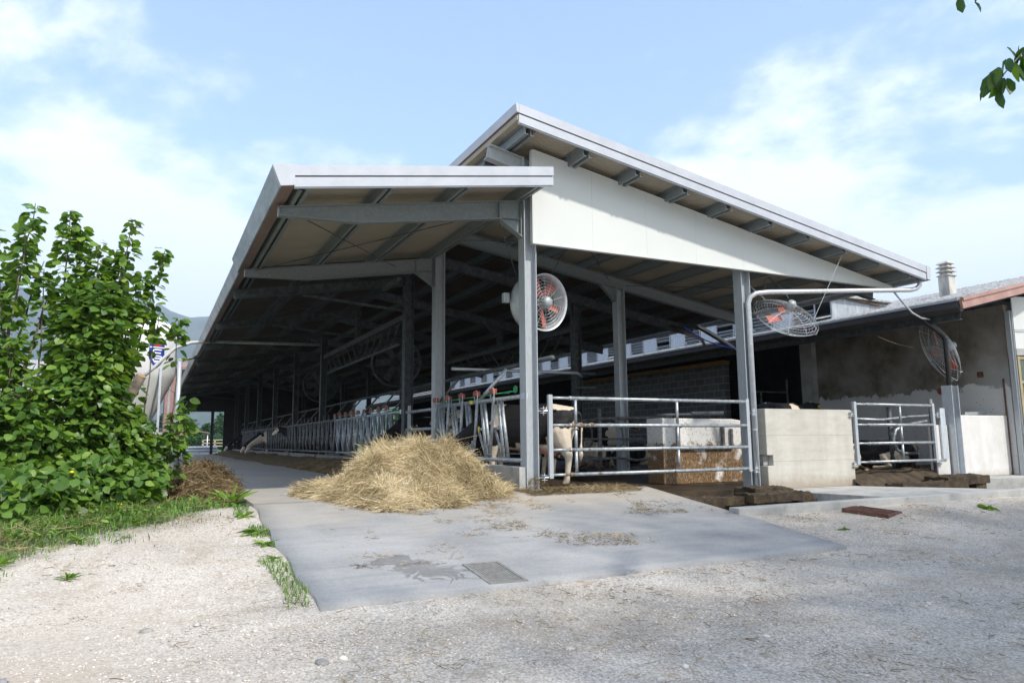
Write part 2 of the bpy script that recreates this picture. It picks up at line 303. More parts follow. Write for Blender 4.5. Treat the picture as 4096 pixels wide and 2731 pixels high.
# muck-splashed white panel
splash = mat('muck_splashed_panel', [(.62,.61,.58),(.72,.71,.68)], 2, .6, world=True)
def splx(M):
    g = nd(M, 'ShaderNodeNewGeometry'); P = g.outputs['Position']; prev = base(M).links[0].from_socket
    sp = nd(M, 'ShaderNodeSeparateXYZ'); lk(M, P, sp.inputs[0])
    a = nd(M, 'ShaderNodeTexNoise', i_Scale=7.0, i_Detail=9.0, i_Roughness=.7); lk(M, P, a.inputs[0])
    f = mathn(M, 'MULTIPLY', mathn(M, 'SUBTRACT', mathn(M, 'ADD', .70, mathn(M, 'MULTIPLY', mathn(M, 'SUBTRACT', a.outputs[0], .5), .7)), sp.outputs[2]), 14.0, True)
    b = nd(M, 'ShaderNodeTexNoise', i_Scale=34.0, i_Detail=4.0); mpn = nd(M, 'ShaderNodeMapping', i_Scale=(1.3,1.3,.6)); lk(M, P, mpn.inputs[0]); lk(M, mpn.outputs[0], b.inputs[0])
    spk = mathn(M, 'GREATER_THAN', b.outputs[0], .63)
    col = mixrgb(M, mathn(M, 'MULTIPLY', spk, .8), prev, (.22,.14,.07))
    mk = ramp(M, b.outputs[0], [(.3, (.07,.042,.02)), (.55, (.20,.12,.055)), (.72, (.42,.32,.21))])
    c3 = nd(M, 'ShaderNodeTexNoise', i_Scale=2.6, i_Detail=6.0); lk(M, P, c3.inputs[0]); f = mathn(M, 'MULTIPLY', f, mathn(M, 'SUBTRACT', 1.0, mathn(M, 'MULTIPLY', mathn(M, 'SUBTRACT', mathn(M, 'ADD', c3.outputs[0], mathn(M, 'MULTIPLY', sp.outputs[2], .12)), .62), 9.0, True)))
    lk(M, mixrgb(M, f, col, mk), base(M))
    bp = nd(M, 'ShaderNodeBump', i_Strength=.6, i_Distance=.02); lk(M, mathn(M, 'MULTIPLY', a.outputs[0], f), bp.inputs['Height'])
    bb = nd(M, 'ShaderNodeBump', i_Strength=.5, i_Distance=.01); lk(M, mathn(M, 'MULTIPLY', b.outputs[0], f), bb.inputs['Height']); lk(M, bp.outputs[0], bb.inputs['Normal'])
    lk(M, bb.outputs[0], M.node_tree.nodes['Principled BSDF'].inputs['Normal'])
splx(splash)
# board-marked concrete of the free-standing wall: horizontal joints
def boards(M):
    g = nd(M, 'ShaderNodeNewGeometry'); sp = nd(M, 'ShaderNodeSeparateXYZ'); lk(M, g.outputs['Position'], sp.inputs[0]); prev = base(M).links[0].from_socket
    fr = mathn(M, 'FRACT', mathn(M, 'MULTIPLY', mathn(M, 'ADD', sp.outputs[2], .13), 1/.49))
    nn = nd(M, 'ShaderNodeTexNoise', i_Scale=5.0, i_Detail=6.0); lk(M, g.outputs['Position'], nn.inputs[0])
    ln = mathn(M, 'LESS_THAN', mathn(M, 'ABSOLUTE', mathn(M, 'SUBTRACT', fr, mathn(M, 'ADD', .98, mathn(M, 'MULTIPLY', nn.outputs[0], .012)))), .010)
    lk(M, mixrgb(M, mathn(M, 'MULTIPLY', ln, .45), prev, (.20,.19,.17)), base(M))
boards(conc)
def footdirt(M, z0, h):
    g = nd(M, 'ShaderNodeNewGeometry'); sp = nd(M, 'ShaderNodeSeparateXYZ'); lk(M, g.outputs['Position'], sp.inputs[0]); prev = base(M).links[0].from_socket
    n = nd(M, 'ShaderNodeTexNoise', i_Scale=6.0, i_Detail=9.0, i_Roughness=.7); lk(M, g.outputs['Position'], n.inputs[0])
    f = mathn(M, 'MULTIPLY', mathn(M, 'SUBTRACT', mathn(M, 'ADD', z0, mathn(M, 'MULTIPLY', mathn(M, 'SUBTRACT', n.outputs[0], .4), h*3)), sp.outputs[2]), 5.0, True)
    v = nd(M, 'ShaderNodeTexVoronoi', i_Scale=16.0); lk(M, g.outputs['Position'], v.inputs[0])
    w = nd(M, 'ShaderNodeTexNoise', i_Scale=1.1, i_Detail=6.0); wm = nd(M, 'ShaderNodeMapping', i_Scale=(3,3,.4)); lk(M, g.outputs['Position'], wm.inputs[0]); lk(M, wm.outputs[0], w.inputs[0])
    col = mixrgb(M, .5, prev, ramp(M, w.outputs[0], [(.35, (.78,.76,.72)), (.6, (1,1,1))]), 'MULTIPLY')
    col = mixrgb(M, mathn(M, 'MULTIPLY', mathn(M, 'LESS_THAN', v.outputs['Distance'], .09), .6), col, (.22,.17,.12))
    lk(M, mixrgb(M, mathn(M, 'MULTIPLY', f, .6), col, (.24,.18,.12)), base(M))
footdirt(conc, .06, .12); footdirt(white_p, .02, .10)
# hills: woods and pasture
hillm = mat('wooded_hill', [(.015,.035,.022),(.03,.055,.03),(.10,.115,.065)], .004, .95, world=True, detail=10, pos=[.35,.52,.68])

# ---------------------------------------------------------------- mesh helpers
class MB:
    def __init__(s): s.v = []; s.f = []; s.n = 0; s.tone = None; s.smooth = False
    def add(s, vs, fs):
        o = s.n; s.v.extend([tuple(p) for p in vs]); s.n += len(vs); s.f.extend([tuple(i+o for i in f) for f in fs]); return s
    def box(s, x0, x1, y0, y1, z0, z1, M=None):
        vs = [Vector((x, y, z)) for z in (z0, z1) for y in (y0, y1) for x in (x0, x1)]
        if M: vs = [M @ v for v in vs]
        return s.add(vs, [(0,2,3,1),(4,5,7,6),(0,1,5,4),(2,6,7,3),(0,4,6,2),(1,3,7,5)])
    def bar(s, a, b, w, h, up=(0,0,1)):
        a, b = Vector(a), Vector(b); d = (b-a).normalized(); u = Vector(up)
        r = d.cross(u).normalized(); u = r.cross(d).normalized()
        vs = [p + r*(sx*w/2) + u*(sz*h/2) for p in (a, b) for sz in (-1, 1) for sx in (-1, 1)]
        return s.add(vs, [(0,1,3,2),(4,6,7,5),(0,4,5,1),(2,3,7,6),(0,2,6,4),(1,5,7,3)])
    def prism(s, pts, d):      # polygon + extrusion vector
        k = len(pts); d = Vector(d); pts = [Vector(p) for p in pts]
        return s.add(pts + [p+d for p in pts], [tuple(range(k))[::-1], tuple(range(k, 2*k))] + [(i, (i+1) % k, k+(i+1) % k, k+i) for i in range(k)])
    def tube(s, pts, r, seg=8, cap=True, sy=1.0):
        pts = [Vector(p) for p in pts]; k = len(pts); rs = r if isinstance(r, (list, tuple)) else [r]*k
        vs = []; prev = None
        for i, p in enumerate(pts):
            d = ((pts[min(i+1, k-1)]-p).normalized() + (p-pts[max(i-1, 0)]).normalized())
            d = d.normalized() if d.length > 1e-6 else Vector((0,0,1))
            if prev is None:
                u = Vector((0,0,1)) if abs(d.z) < .9 else Vector((0,1,0))
                a = d.cross(u).normalized()
            else: a = (prev - d*prev.dot(d)).normalized()
            prev = a; b = d.cross(a)
            for j in range(seg):
                t = 2*math.pi*j/seg; vs.append(p + (a*math.cos(t) + b*math.sin(t)*sy)*rs[i])
        fs = [(i*seg+j, i*seg+(j+1) % seg, (i+1)*seg+(j+1) % seg, (i+1)*seg+j) for i in range(k-1) for j in range(seg)]
        if cap: fs += [tuple(range(seg))[::-1], tuple(range((k-1)*seg, k*seg))]
        return s.add(vs, fs)
    def ring(s, c, ax, R, r, seg=32, s2=6):
        c = Vector(c); ax = Vector(ax).normalized(); a = ax.orthogonal().normalized(); b = ax.cross(a)
        vs = []
        for i in range(seg):
            t = 2*math.pi*i/seg; d = a*math.cos(t)+b*math.sin(t)
            for j in range(s2):
                q = 2*math.pi*j/s2; vs.append(c + d*(R+r*math.cos(q)) + ax*(r*math.sin(q)))
        return s.add(vs, [(i*s2+j, ((i+1) % seg)*s2+j, ((i+1) % seg)*s2+(j+1) % s2, i*s2+(j+1) % s2) for i in range(seg) for j in range(s2)])
    def ibeam(s, a, b, w, h, up=(0,0,1), tf=.014, tw=.010):
        a, b = Vector(a), Vector(b); d = (b-a).normalized(); u = Vector(up); r = d.cross(u).normalized(); u = r.cross(d).normalized()
        s.bar(a+u*(h/2-tf/2), b+u*(h/2-tf/2), w, tf, u); s.bar(a-u*(h/2-tf/2), b-u*(h/2-tf/2), w, tf, u)
        s.bar(a, b, tw, h-2*tf-.002, u); return s
    def blob(s, c, rad, M=None, seg=12, rings=8):
        c = Vector(c); vs = [];
        for i in range(rings+1):
            p = math.pi*i/rings
            for j in range(seg):
                t = 2*math.pi*j/seg
                v = Vector((rad[0]*math.sin(p)*math.cos(t), rad[1]*math.sin(p)*math.sin(t), rad[2]*math.cos(p)))
                if M: v = M @ v
                vs.append(c+v)
        return s.add(vs, [(i*seg+j, i*seg+(j+1) % seg, (i+1)*seg+(j+1) % seg, (i+1)*seg+j) for i in range(rings) for j in range(seg)])
    def build(s, name, m_, parent=None, smooth=False, bevel=0):
        me = bpy.data.meshes.new(name)
        off = Vector((0,0,0))
        if parent is not None:
            off = parent.get('org', None); off = Vector(off) if off is not None else Vector((0,0,0))
        me.from_pydata([(x-off.x, y-off.y, z-off.z) for x, y, z in s.v], [], s.f); me.update()
        if smooth or s.smooth: me.polygons.foreach_set('use_smooth', [True]*len(me.polygons))
        o = bpy.data.objects.new(name, me); COL.objects.link(o); me.materials.append(m_)
        if parent is not None: o.parent = parent; o['org'] = tuple(off)
        if bevel:
            bm_ = o.modifiers.new('bevel', 'BEVEL'); bm_.width = bevel; bm_.segments = 2; bm_.limit_method = 'ANGLE'
        return o
def tag(o, label=None, cat=None, group=None, kind=None):
    for k, v in (('label', label), ('category', cat), ('group', group), ('kind', kind)):
        if v: o[k] = v
    return o
def empty(name, loc, label, cat, group=None, rz=0):
    o = bpy.data.objects.new(name, None); COL.objects.link(o); o.location = loc; o.rotation_euler = (0, 0, rz)
    o['org'] = tuple(loc); o.empty_display_size = .1
    return tag(o, label, cat, group)
def copy_tree(o, parent=None):
    c = o.copy(); COL.objects.link(c); c.parent = parent
    for ch in list(o.children): copy_tree(ch, c)
    return c
def npmesh(name, V, F, m_, parent=None, tone=None, smooth=False):
    me = bpy.data.meshes.new(name); V = np.asarray(V, dtype=np.float32); F = np.asarray(F, dtype=np.int32)
    if parent is not None: V = V - np.array(parent['org'], dtype=np.float32)
    k = F.shape[1]
    me.vertices.add(len(V)); me.vertices.foreach_set('co', V.ravel())
    me.loops.add(F.size); me.loops.foreach_set('vertex_index', F.ravel())
    me.polygons.add(len(F)); me.polygons.foreach_set('loop_start', np.arange(0, F.size, k, dtype=np.int32)); me.polygons.foreach_set('loop_total', np.full(len(F), k, dtype=np.int32))
    if smooth: me.polygons.foreach_set('use_smooth', np.ones(len(F), dtype=bool))
    me.update(calc_edges=True)
    if tone is not None:
        a = me.attributes.new('tone', 'FLOAT', 'POINT'); a.data.foreach_set('value', np.asarray(tone, dtype=np.float32))
    o = bpy.data.objects.new(name, me); COL.objects.link(o); me.materials.append(m_)
    if parent is not None: o.parent = parent; o['org'] = parent['org']
    return o
def fbm(x, y, s=1.0, o=4): return noise.fractal(Vector((x*s, y*s, 3.7)), 1.0, 2.0, o)

# ---------------------------------------------------------------- ground
def gz(x, y):
    if y < -4.5: z = -.485 + .035*(y+4.5)
    elif y < 0: z = .1*y - .035
    else: z = -.035 - .05*min(y, 5)
    if y > 0: z -= min(.1, y*.05)
    if x < -4.3 and y > -1: z -= 0
    return z
def inpit(x, y): return x > 2.12 and y > -2.2 and x < 40
def ground():
    xs = sorted(set(list(np.arange(-14, 20, .4)) + [1.65, 1.7, 2.1, 2.14, -4.0, -3.9, 40, 41] + [-4000,-1500,-600,-250,-100,-50,-30,-20,25,32,50,70,120,300,800,2000,4500]))
    ys = sorted(set(list(np.arange(-14, 8, .4)) + [-2.24, -2.19, -4.1, -4.15] + [-900,-200,-60,-30,-20,10,14,20,30,45,60,90,150,300,700,1500,2600,4500]))
    V = []; 
    for y in ys:
        for x in xs:
            z = gz(x, y) if y > -60 else -1.2
            if inpit(x, y) and y < 60: z = -.85
            elif -20 < x < 20 and -14 < y < 8: z += .02*fbm(x, y, .7) + .006*fbm(x, y, 3)
            if x > -3.93 and x < 1.68 and y > -4.12 and y < 60: z -= .25
            V.append((x, y, z))
    w = len(xs); F = [(j*w+i, j*w+i+1, (j+1)*w+i+1, (j+1)*w+i) for j in range(len(ys)-1) for i in range(w-1)]
    o = npmesh('ground', V, F, grav, smooth=False); tag(o, kind='structure')
ground()
# concrete ramp in front of the barn, alley and pen floors
def slab():
    mb = MB()
    top = [(-4.12,-4.55),(1.86,-4.34),(2.1,-2.2),(2.26,-.4),(2.28,-.02),(-4.12,-.02)]
    P = []
    # gentle warped left edge like the photo, fine grid strips
    rows = 24; cols = 20; V = []; 
    for j in range(rows+1):
        y = -4.5 + 4.5*j/rows
        xl = -4.12 + .03*math.sin(j*.9)*0.6 + (.04*math.exp(-((y+.6)/.5)**2))
        xr = 1.86 + (2.28-1.86)*(j/rows)
        for i in range(cols+1):
            x = xl + (xr-xl)*i/cols
            yy = y + (-.05 + .21*(i/cols))*(1-j/rows) 
            V.append((x, yy, .1*yy - (.0 if yy > -.6 else .0) + .006*fbm(x, yy, .8)*min(1, -yy/.6)))
    w = cols+1; F = [(j*w+i, j*w+i+1, (j+1)*w+i+1, (j+1)*w+i) for j in range(rows) for i in range(cols)]
    k = len(V)
    border = [i for i in range(w)] + [j*w+cols for j in range(1, rows+1)] + [rows*w+i for i in range(cols-1, -1, -1)] + [j*w for j in range(rows-1, 0, -1)]
    V += [(V[b][0], V[b][1], V[b][2]-.75) for b in border]
    nb = len(border)
    F += [(border[i], k+i, k+(i+1) % nb, border[(i+1) % nb]) for i in range(nb)]
    o = npmesh('concrete_ramp', V, F, slabm); tag(o, kind='structure')
slab()
alley = MB(); alley.box(-4.1, -.12, -.06, 60, -.6, -.001).build('alley_floor', slabm); tag(bpy.data.objects['alley_floor'], kind='structure')
mb = MB(); mb.box(-.12, 2.28, .0, 60, -.6, -.03); mb.box(2.28, 9.9, .02, 60, -.9, -.13); mb.box(9.9, 24, 1.6, 60, -.9, -.14); mb.box(7.3, 12.8, .05, 1.6, -.9, -.05)
tag(mb.build('pen_floor', muckfloor), kind='structure')
# bedding with uneven surface in the cubicles
def bedding(x0, x1, y0, y1, h, name):
    V = []; nx, ny = 34, 34
    for j in range(ny+1):
        for i in range(nx+1):
            x = x0+(x1-x0)*i/nx; y = y0+(y1-y0)*j/ny
            e = min(1, min(i, nx-i, j, ny-j)/2.0)
            V.append((x, y, -.14 + (h + .05*fbm(x, y, 1.7) + .03*fbm(x, y, 6))*e))
    w = nx+1; F = [(j*w+i, j*w+i+1, (j+1)*w+i+1, (j+1)*w+i) for j in range(ny) for i in range(nx)]
    tag(npmesh(name, V, F, muckfloor, smooth=True), kind='stuff')
bedding(3.4, 10, 3.9, 12, .22, 'cubicle_bedding'); bedding(7.4, 12.7, .15, 3.4, .2, 'front_bedding')
# concrete walkway and kerb at the right
mb = MB()
mb.prism([(5.05,0,-.17),(5.35,-1.85,-.17),(5.6,-2.32,-.17),(8.9,-2.30,-.17),(7.45,-.25,-.17),(7.45,.02,-.17),(5.05,.02,-.17)][::-1], (0,0,-.7))
mb.prism([(10.4,-.4,-.11),(10.4,.02,-.11),(13,.02,-.11),(18,-.3,-.11),(18,-1.0,-.11),(12,-.75,-.11)], (0,0,-.7))
tag(mb.build('walkway', conc_d, bevel=.01), kind='structure')
mb = MB(); mb.prism([(1.98,-2.52,-.165),(6,-2.44,-.163),(9.2,-2.42,-.160),(12.4,-1.5,-.135),(18,-1.25,-.1),(18,-1.05,-.1),(12.3,-1.25,-.135),(9.1,-2.22,-.161),(6,-2.24,-.165),(2.0,-2.30,-.167)][::1], (0,0,-.35))
tag(mb.build('kerb', conc_d, bevel=.012), 'low grey concrete kerb along the gravel in front of the pit', 'kerb')

# pebbles strewn over the gravel
def pebbles():
    ico = [(0,0,1),(.894,0,.447),(.276,.851,.447),(-.724,.526,.447),(-.724,-.526,.447),(.276,-.851,.447),(.724,.526,-.447),(-.276,.851,-.447),(-.894,0,-.447),(-.276,-.851,-.447),(.724,-.526,-.447),(0,0,-1)]
    icf = [(0,1,2),(0,2,3),(0,3,4),(0,4,5),(0,5,1),(1,6,2),(2,7,3),(3,8,4),(4,9,5),(5,10,1),(2,6,7),(3,7,8),(4,8,9),(5,9,10),(1,10,6),(6,11,7),(7,11,8),(8,11,9),(9,11,10),(10,11,6)]
    I = np.array(ico); Fi = np.array(icf); V = []; F = []; k = 0
    n = 0
    while n < 60000:
        r = rng.random()**1.2*11+1.7; a = rng.uniform(-.62, 1.5)
        x = CAM.x + r*math.sin(a); y = CAM.y + r*math.cos(a)
        if (-4.2 < x < 2.15 and -4.6 < y) or (x > 1.8 and y > -2.55) or y > 3: continue
        big = rng.random() < .006
        s_ = rng.uniform(.015, .032) if big else rng.uniform(.004, .011)
        v = I*np.array([s_*rng.uniform(.8,1.4), s_*rng.uniform(.7,1.1), s_*rng.uniform(.35,.7)])
        v = v*(1+rng.uniform(-.2,.2,(12,1)))
        t = rng.uniform(0, 6.28); c, s = math.cos(t), math.sin(t)
        v = np.stack([v[:,0]*c-v[:,1]*s, v[:,0]*s+v[:,1]*c, v[:,2]], 1) + np.array([x, y, gz(x,y)+.02*fbm(x,y,.7)+s_*.15])
        V.append(v); F.append(Fi+k); k += 12; n += 1
    o = npmesh('loose_gravel', np.concatenate(V), np.concatenate(F), stonem, smooth=True); tag(o, kind='stuff')
pebbles()
cobble = mat('grey_cobble', [(.16,.16,.16),(.26,.255,.25),(.36,.35,.33)], 9, .85, 0, .3, 40)
# the bigger stones one can pick out
def stone(x, y, s_, lab, grp=None):
    mb = MB(); mb.blob((0,0,0), (1,.7,.42), seg=10, rings=6)
    mb.v = [tuple(Vector(p)*s_*(1+.18*noise.noise(Vector(p)*1.7+Vector((x*9,y*7,0))))) for p in mb.v]
    o = mb.build('stone', cobble, smooth=True); o.location = (x, y, gz(x,y)+s_*.12); o.rotation_euler = (0,0,random.uniform(0,3))
    tag(o, lab, 'stone', grp)
stone(-6.02,-5.3,.055,'small dark stone alone low at the left of the pale track','stones on the pale gravel track')
stone(-5.3,-4.55,.05,'small oval grey stone between the lone dark stone and the ramp','stones on the pale gravel track')
stone(-4.35,-5.7,.055,'largest flat pale stone in the foreground, in front of the ramp corner','stones on the pale gravel track')
for i, (x, y, s_) in enumerate([(9.3,-2.62,.10),(9.55,-2.72,.12),(9.9,-2.55,.09),(9.6,-2.45,.08)]):
    stone(x, y, s_, 'grey cobble in the little heap against the kerb at the right', 'cobbles heaped against the kerb')

# ---------------------------------------------------------------- barn
barn = empty('cattle_barn', (0,0,0), 'open-sided cattle barn with steel frame, cream gable panel and two white-edged overlapping roofs', 'barn')
def part(mb, name, m_, parent=barn, **k): return mb.build(name, m_, parent, **k)
S = .163
def hcol(x, y, z0, z1, name='column', m_=galv, w=.22):
    mb = MB(); mb.box(x, x+.014, y, y+w, z0, z1); mb.box(x+w-.014, x+w, y, y+w, z0, z1); mb.box(x+.014, x+w-.014, y+w/2-.005, y+w/2+.005, z0, z1)
    # splice stiffeners and bolts
    mb.box(x-.04, x+w+.04, y-.04, y+w+.04, z0-.01, z0+.012)
    return part(mb, name, m_)
lt = lambda x: 4.76 + .163*(x-.12)          # underside of left purlins
ut = lambda x: 5.60 - .163*(x+.41)          # underside of upper purlins
hcol(0, 0, 0.01, ut(.1)-.02); hcol(4.695, 0, -.14, ut(4.8)-.26)
hcol(0, 4.2, 0, ut(.1)-.28); hcol(4.72, 4.2, -.13, ut(4.8)-.26)
ysL = [6.3, 16.0, 21.6, 27.4, 33.4, 39.6, 46]
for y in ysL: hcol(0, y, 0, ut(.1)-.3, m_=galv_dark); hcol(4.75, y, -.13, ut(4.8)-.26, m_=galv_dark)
# rafters: left canopy brackets (tapered with haunch at the first two), upper rafters
def plate(pts, y, t, name, m_):                # vertical web in XZ plane
    mb = MB(); mb.prism([(x, y-t/2, z) for x, z in pts], (0, t, 0)); return mb
def left_rafter(y, haunch, m_):
    mb = MB()
    if haunch:
        top = [(-3.88, lt(-3.88)), (0, lt(0))]
        bot = [(-3.88, lt(-3.88)-.12), (-2.68, 4.03), (-.42, 4.39), (0, 4.12)]
        mb.prism([(p[0], y-.005, p[1]) for p in top + bot[::-1]], (0, .010, 0))
        for a, b in zip(bot[:-1], bot[1:]): mb.bar((a[0], y, a[1]), (b[0], y, b[1]), .14, .014)
        mb.bar((top[0][0]-.01, y, top[0][1]), (0, y, top[1][1]), .14, .014)
        mb.bar((-3.885, y, lt(-3.88)-.13), (-3.885, y, lt(-3.88)+.01), .14, .012, (1,0,0))
        for x in (-.42, -.03): mb.bar((x, y, 4.4 if x < -.1 else 4.12), (x, y, lt(x)-.01), .13, .012, (1,0,0))
        mb.bar((-.42, y, 4.395), (-.02, y, 4.43), .13, .010)
    else:
        mb.ibeam((-3.9, y, lt(-3.9)-.09), (0, y, lt(0)-.1), .12, .2)
        mb.bar((-2.4, y+.1, lt(-2.4)-.2), (0, y+.1, 3.95), .06, .06)
    part(mb, 'rafter', m_)
left_rafter(.11, True, galv_mid); left_rafter(4.31, True, galv_mid)
ysR = [6.4, 11.2, 16.1, 21.7, 27.5, 33.5, 39.7, 46.1]
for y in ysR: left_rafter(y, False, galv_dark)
def right_rafter(y, m_, front=False):
    mb = MB(); a = -.55
    mb.ibeam((a, y, ut(a)-.14), (.0, y, ut(0)-.14), .14, .26)
    mb.ibeam((.22, y, ut(.22)-.14), (8.9, y, ut(8.9)-.14), .14, .27)
    mb.bar((4.3, y, ut(4.3)-.28), (4.72, y, ut(4.7)-.62), .12, .02); mb.prism([(4.3,y-.004,ut(4.3)-.27),(4.72,y-.004,ut(4.72)-.27),(4.72,y-.004,ut(4.7)-.62)], (0,.008,0))
    part(mb, 'rafter', m_)
right_rafter(.34, galv_dark); right_rafter(4.31, galv_mid)
for y in ysR: right_rafter(y, galv_dark)
# clerestory stub under the overhanging high edge, seen above the lower roof
mb = MB(); mb.ibeam((-.62, .11, ut(-.6)-.12), (.0, .11, ut(0)-.16), .16, .24); part(mb, 'rafter', galv)
# stub posts + trusses standing in for missing columns
def truss(x, y0, y1, zt, zb):
    mb = MB(); mb.bar((x, y0, zt), (x, y1, zt), .12, .14); mb.bar((x, y0+.6, zb), (x, y1-.6, zb), .06, .06)
    k = 12; ys = [y0+.6+(y1-y0-1.2)*i/k for i in range(k+1)]
    for i, y in enumerate(ys):
        mb.bar((x, y, zb), (x, y, zt-.05), .04, .04)
        if i < k: mb.bar((x, ys[i], zt-.06) if i < k/2 else (x, ys[i], zb), (x, ys[i+1], zb) if i < k/2 else (x, ys[i+1], zt-.06), .035, .035)
    part(mb, 'truss', galv_dark)
truss(.11, 6.5, 16.0, 3.82, 3.2); truss(4.86, 6.5, 16.0, 3.80, 3.2)
for x in (0, 4.75): mb = MB(); mb.ibeam((x+.1, 11.2, 3.9), (x+.1, 11.2, ut(x)-.28), .16, .16, (1,0,0)); part(mb, 'post', galv_dark)
# purlins (pairs of Z profiles)
def purlin(x, z, y0, y1, m_, tilt):
    mb = MB()
    for dx in (0, .10):
        zz = z + tilt*dx
        mb.bar((x+dx, y0, zz+.085), (x+dx, y1, zz+.085), .006, .16); mb.bar((x+dx+.03, y0, zz+.008), (x+dx+.03, y1, zz+.008), .045, .006); mb.bar((x+dx-.03, y0, zz+.163), (x+dx-.03, y1, zz+.163), .06, .006)
    part(mb, 'purlin', m_)
for x in (-3.74, -2.55, -1.37, -.12):
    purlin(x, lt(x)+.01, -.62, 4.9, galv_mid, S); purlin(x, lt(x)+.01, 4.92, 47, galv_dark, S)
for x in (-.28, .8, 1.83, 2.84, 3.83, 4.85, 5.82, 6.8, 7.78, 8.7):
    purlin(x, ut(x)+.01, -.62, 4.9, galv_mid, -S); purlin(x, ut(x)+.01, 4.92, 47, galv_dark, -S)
# roof sheets: ribbed undersides
def roof_sheet(x0, z0, x1, z1, y0, y1, t, m_, name):
    mb = MB(); mb.prism([(x0,y0,z0),(x1,y0,z1),(x1,y0,z1+t),(x0,y0,z0+t)], (0,y1-y0,0))
    k = max(2, int(abs(x1-x0)/.25)); 
    return part(mb, name, m_)
def ribs(M_, s_=60):
    g = nd(M_, 'ShaderNodeTexCoord'); sp = nd(M_, 'ShaderNodeSeparateXYZ'); lk(M_, g.outputs['Object'], sp.inputs[0])
    w = mathn(M_, 'SINE', mathn(M_, 'MULTIPLY', sp.outputs[1], s_)); bp = nd(M_, 'ShaderNodeBump', i_Strength=.5, i_Distance=.01)
    lk(M_, w, bp.inputs['Height']); lk(M_, bp.outputs[0], M_.node_tree.nodes['Principled BSDF'].inputs['Normal'])
ribs(soffit, 90); ribs(soffit_old, 25)
zl = lambda x: lt(x)+.18
zu = lambda x: ut(x)+.18
roof_sheet(-3.98, zl(-3.98), .12, zl(.12), -.66, 4.9, .08, soffit, 'lower_roof')
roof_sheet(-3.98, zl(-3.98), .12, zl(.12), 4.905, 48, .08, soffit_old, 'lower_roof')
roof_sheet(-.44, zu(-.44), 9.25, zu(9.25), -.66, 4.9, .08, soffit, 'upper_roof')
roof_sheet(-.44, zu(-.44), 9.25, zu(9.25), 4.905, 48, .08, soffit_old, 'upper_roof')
# fascias
def fascia(x0, zt0, x1, zt1, y, name='fascia'):
    mb = MB()
    def strip(a, b, dy, h):
        mb.prism([(x0, y-dy, zt0-a), (x1, y-dy, zt1-a), (x1, y-dy, zt1-b), (x0, y-dy, zt0-b)], (0, dy+.02, 0))
    strip(0, .145, .035, 0); strip(.165, .30, .022, 0); strip(.30, .318, .005, 0)
    f_ = part(mb, name, fascia_m)
    g = MB(); g.prism([(x0+.01, y-.004, zt0-.145), (x1-.01, y-.004, zt1-.145), (x1-.01, y-.004, zt1-.166), (x0+.01, y-.004, zt0-.166)], (0, .02, 0))
    g.build('shadow_joint', mat_dark_joint, f_)
mat_dark_joint = mat('dark_joint', [(.12,.125,.15)], rough=.6)
fascia(-3.80, 4.47, .18, 5.10, -.66); fascia(-.42, 6.035, 9.27, 4.40, -.66)
# corner caps and long gutters
mb = MB(); mb.prism([(-4.09,-.70,4.43),(-3.80,-.70,4.475),(-3.80,-.70,4.19),(-3.98,-.70,4.155)], (0,.1,0)); part(mb, 'corner_cap', fascia_m)
mb = MB(); mb.prism([(9.275,-.70,4.40),(9.42,-.70,4.38),(9.38,-.70,4.09),(9.275,-.70,4.11)], (0,.12,0)); part(mb, 'corner_cap', fascia_m)
mb = MB(); mb.prism([(-4.09,-.6,4.43),(-4.02,-.6,4.43),(-3.955,-.6,4.165),(-3.985,-.6,4.155)], (0,5.4,0)); part(mb, 'gutter', gutter_m)
mb = MB(); mb.prism([(-4.05,4.8,4.37),(-4.0,4.8,4.37),(-3.93,4.8,4.145),(-3.96,4.8,4.14)], (0,43,0)); part(mb, 'gutter', gutter_m)
mb = MB(); mb.prism([(-3.96,-.66,4.158),(-3.80,-.66,4.18),(-3.80,-.66,4.20),(-3.96,-.66,4.18)], (0,48,0)); part(mb, 'eave_soffit', brown)
mb = MB(); mb.prism([(9.38,-.6,4.09),(9.42,-.6,4.37),(9.32,-.6,4.37),(9.25,-.6,4.10)], (0,48,0)); part(mb, 'gutter', gutter_m)
# high edge trim of the upper roof
mb = MB(); mb.prism([(-.48,-.69,6.04),(-.42,-.69,6.04),(-.42,-.69,5.90),(-.46,-.69,5.90)], (0,48.6,0)); part(mb, 'ridge_trim', fascia_m)
mb = MB(); mb.prism([(-.455,-.64,5.90),(-.05,-.64,ut(-.05)+.16),(-.05,-.64,ut(-.05)+.175),(-.455,-.64,5.92)][::1], (0,48.5,0)); part(mb, 'edge_lining', brown)
mb = MB(); mb.bar((-.08, .3, 5.03), (-.08, 47, 5.03), .03, .1); part(mb, 'side_rail', brown)
# gable panel: vertical sandwich panels with fine joints
seams = [.14, 1.27, 2.41, 3.53, 4.67, 5.78, 6.91, 8.02, 8.93]
ztop = lambda x: 5.575 - .1775*(x-.14)
mbp = MB()
for a, b in zip(seams[:-1], seams[1:]):
    a2 = a+.0012; b2 = b-.0012
    mbp.prism([(a2,-.10,4.02),(b2,-.10,4.02),(b2,-.10,max(ztop(b2),4.03)),(a2,-.10,ztop(a2))], (0,.08,0))
gp = part(mbp, 'gable_panel', panel_w)
mb = MB(); mb.prism([(.14,-.092,4.02),(8.93,-.092,4.02),(8.93,-.092,4.026),(.14,-.092,5.57)], (0,.06,0)); mb.build('panel_core', panel_w, gp)
mb = MB(); mb.bar((.10,-.065,4.005),(8.96,-.065,4.005), .085,.035); mb.bar((.12,-.065,3.99),(.12,-.065,5.60), .088,.04,(1,0,0)); mb.bar((.14,-.065,5.59),(8.95,-.065,4.025), .084,.03)
part(mb, 'panel_trim', panel_w)
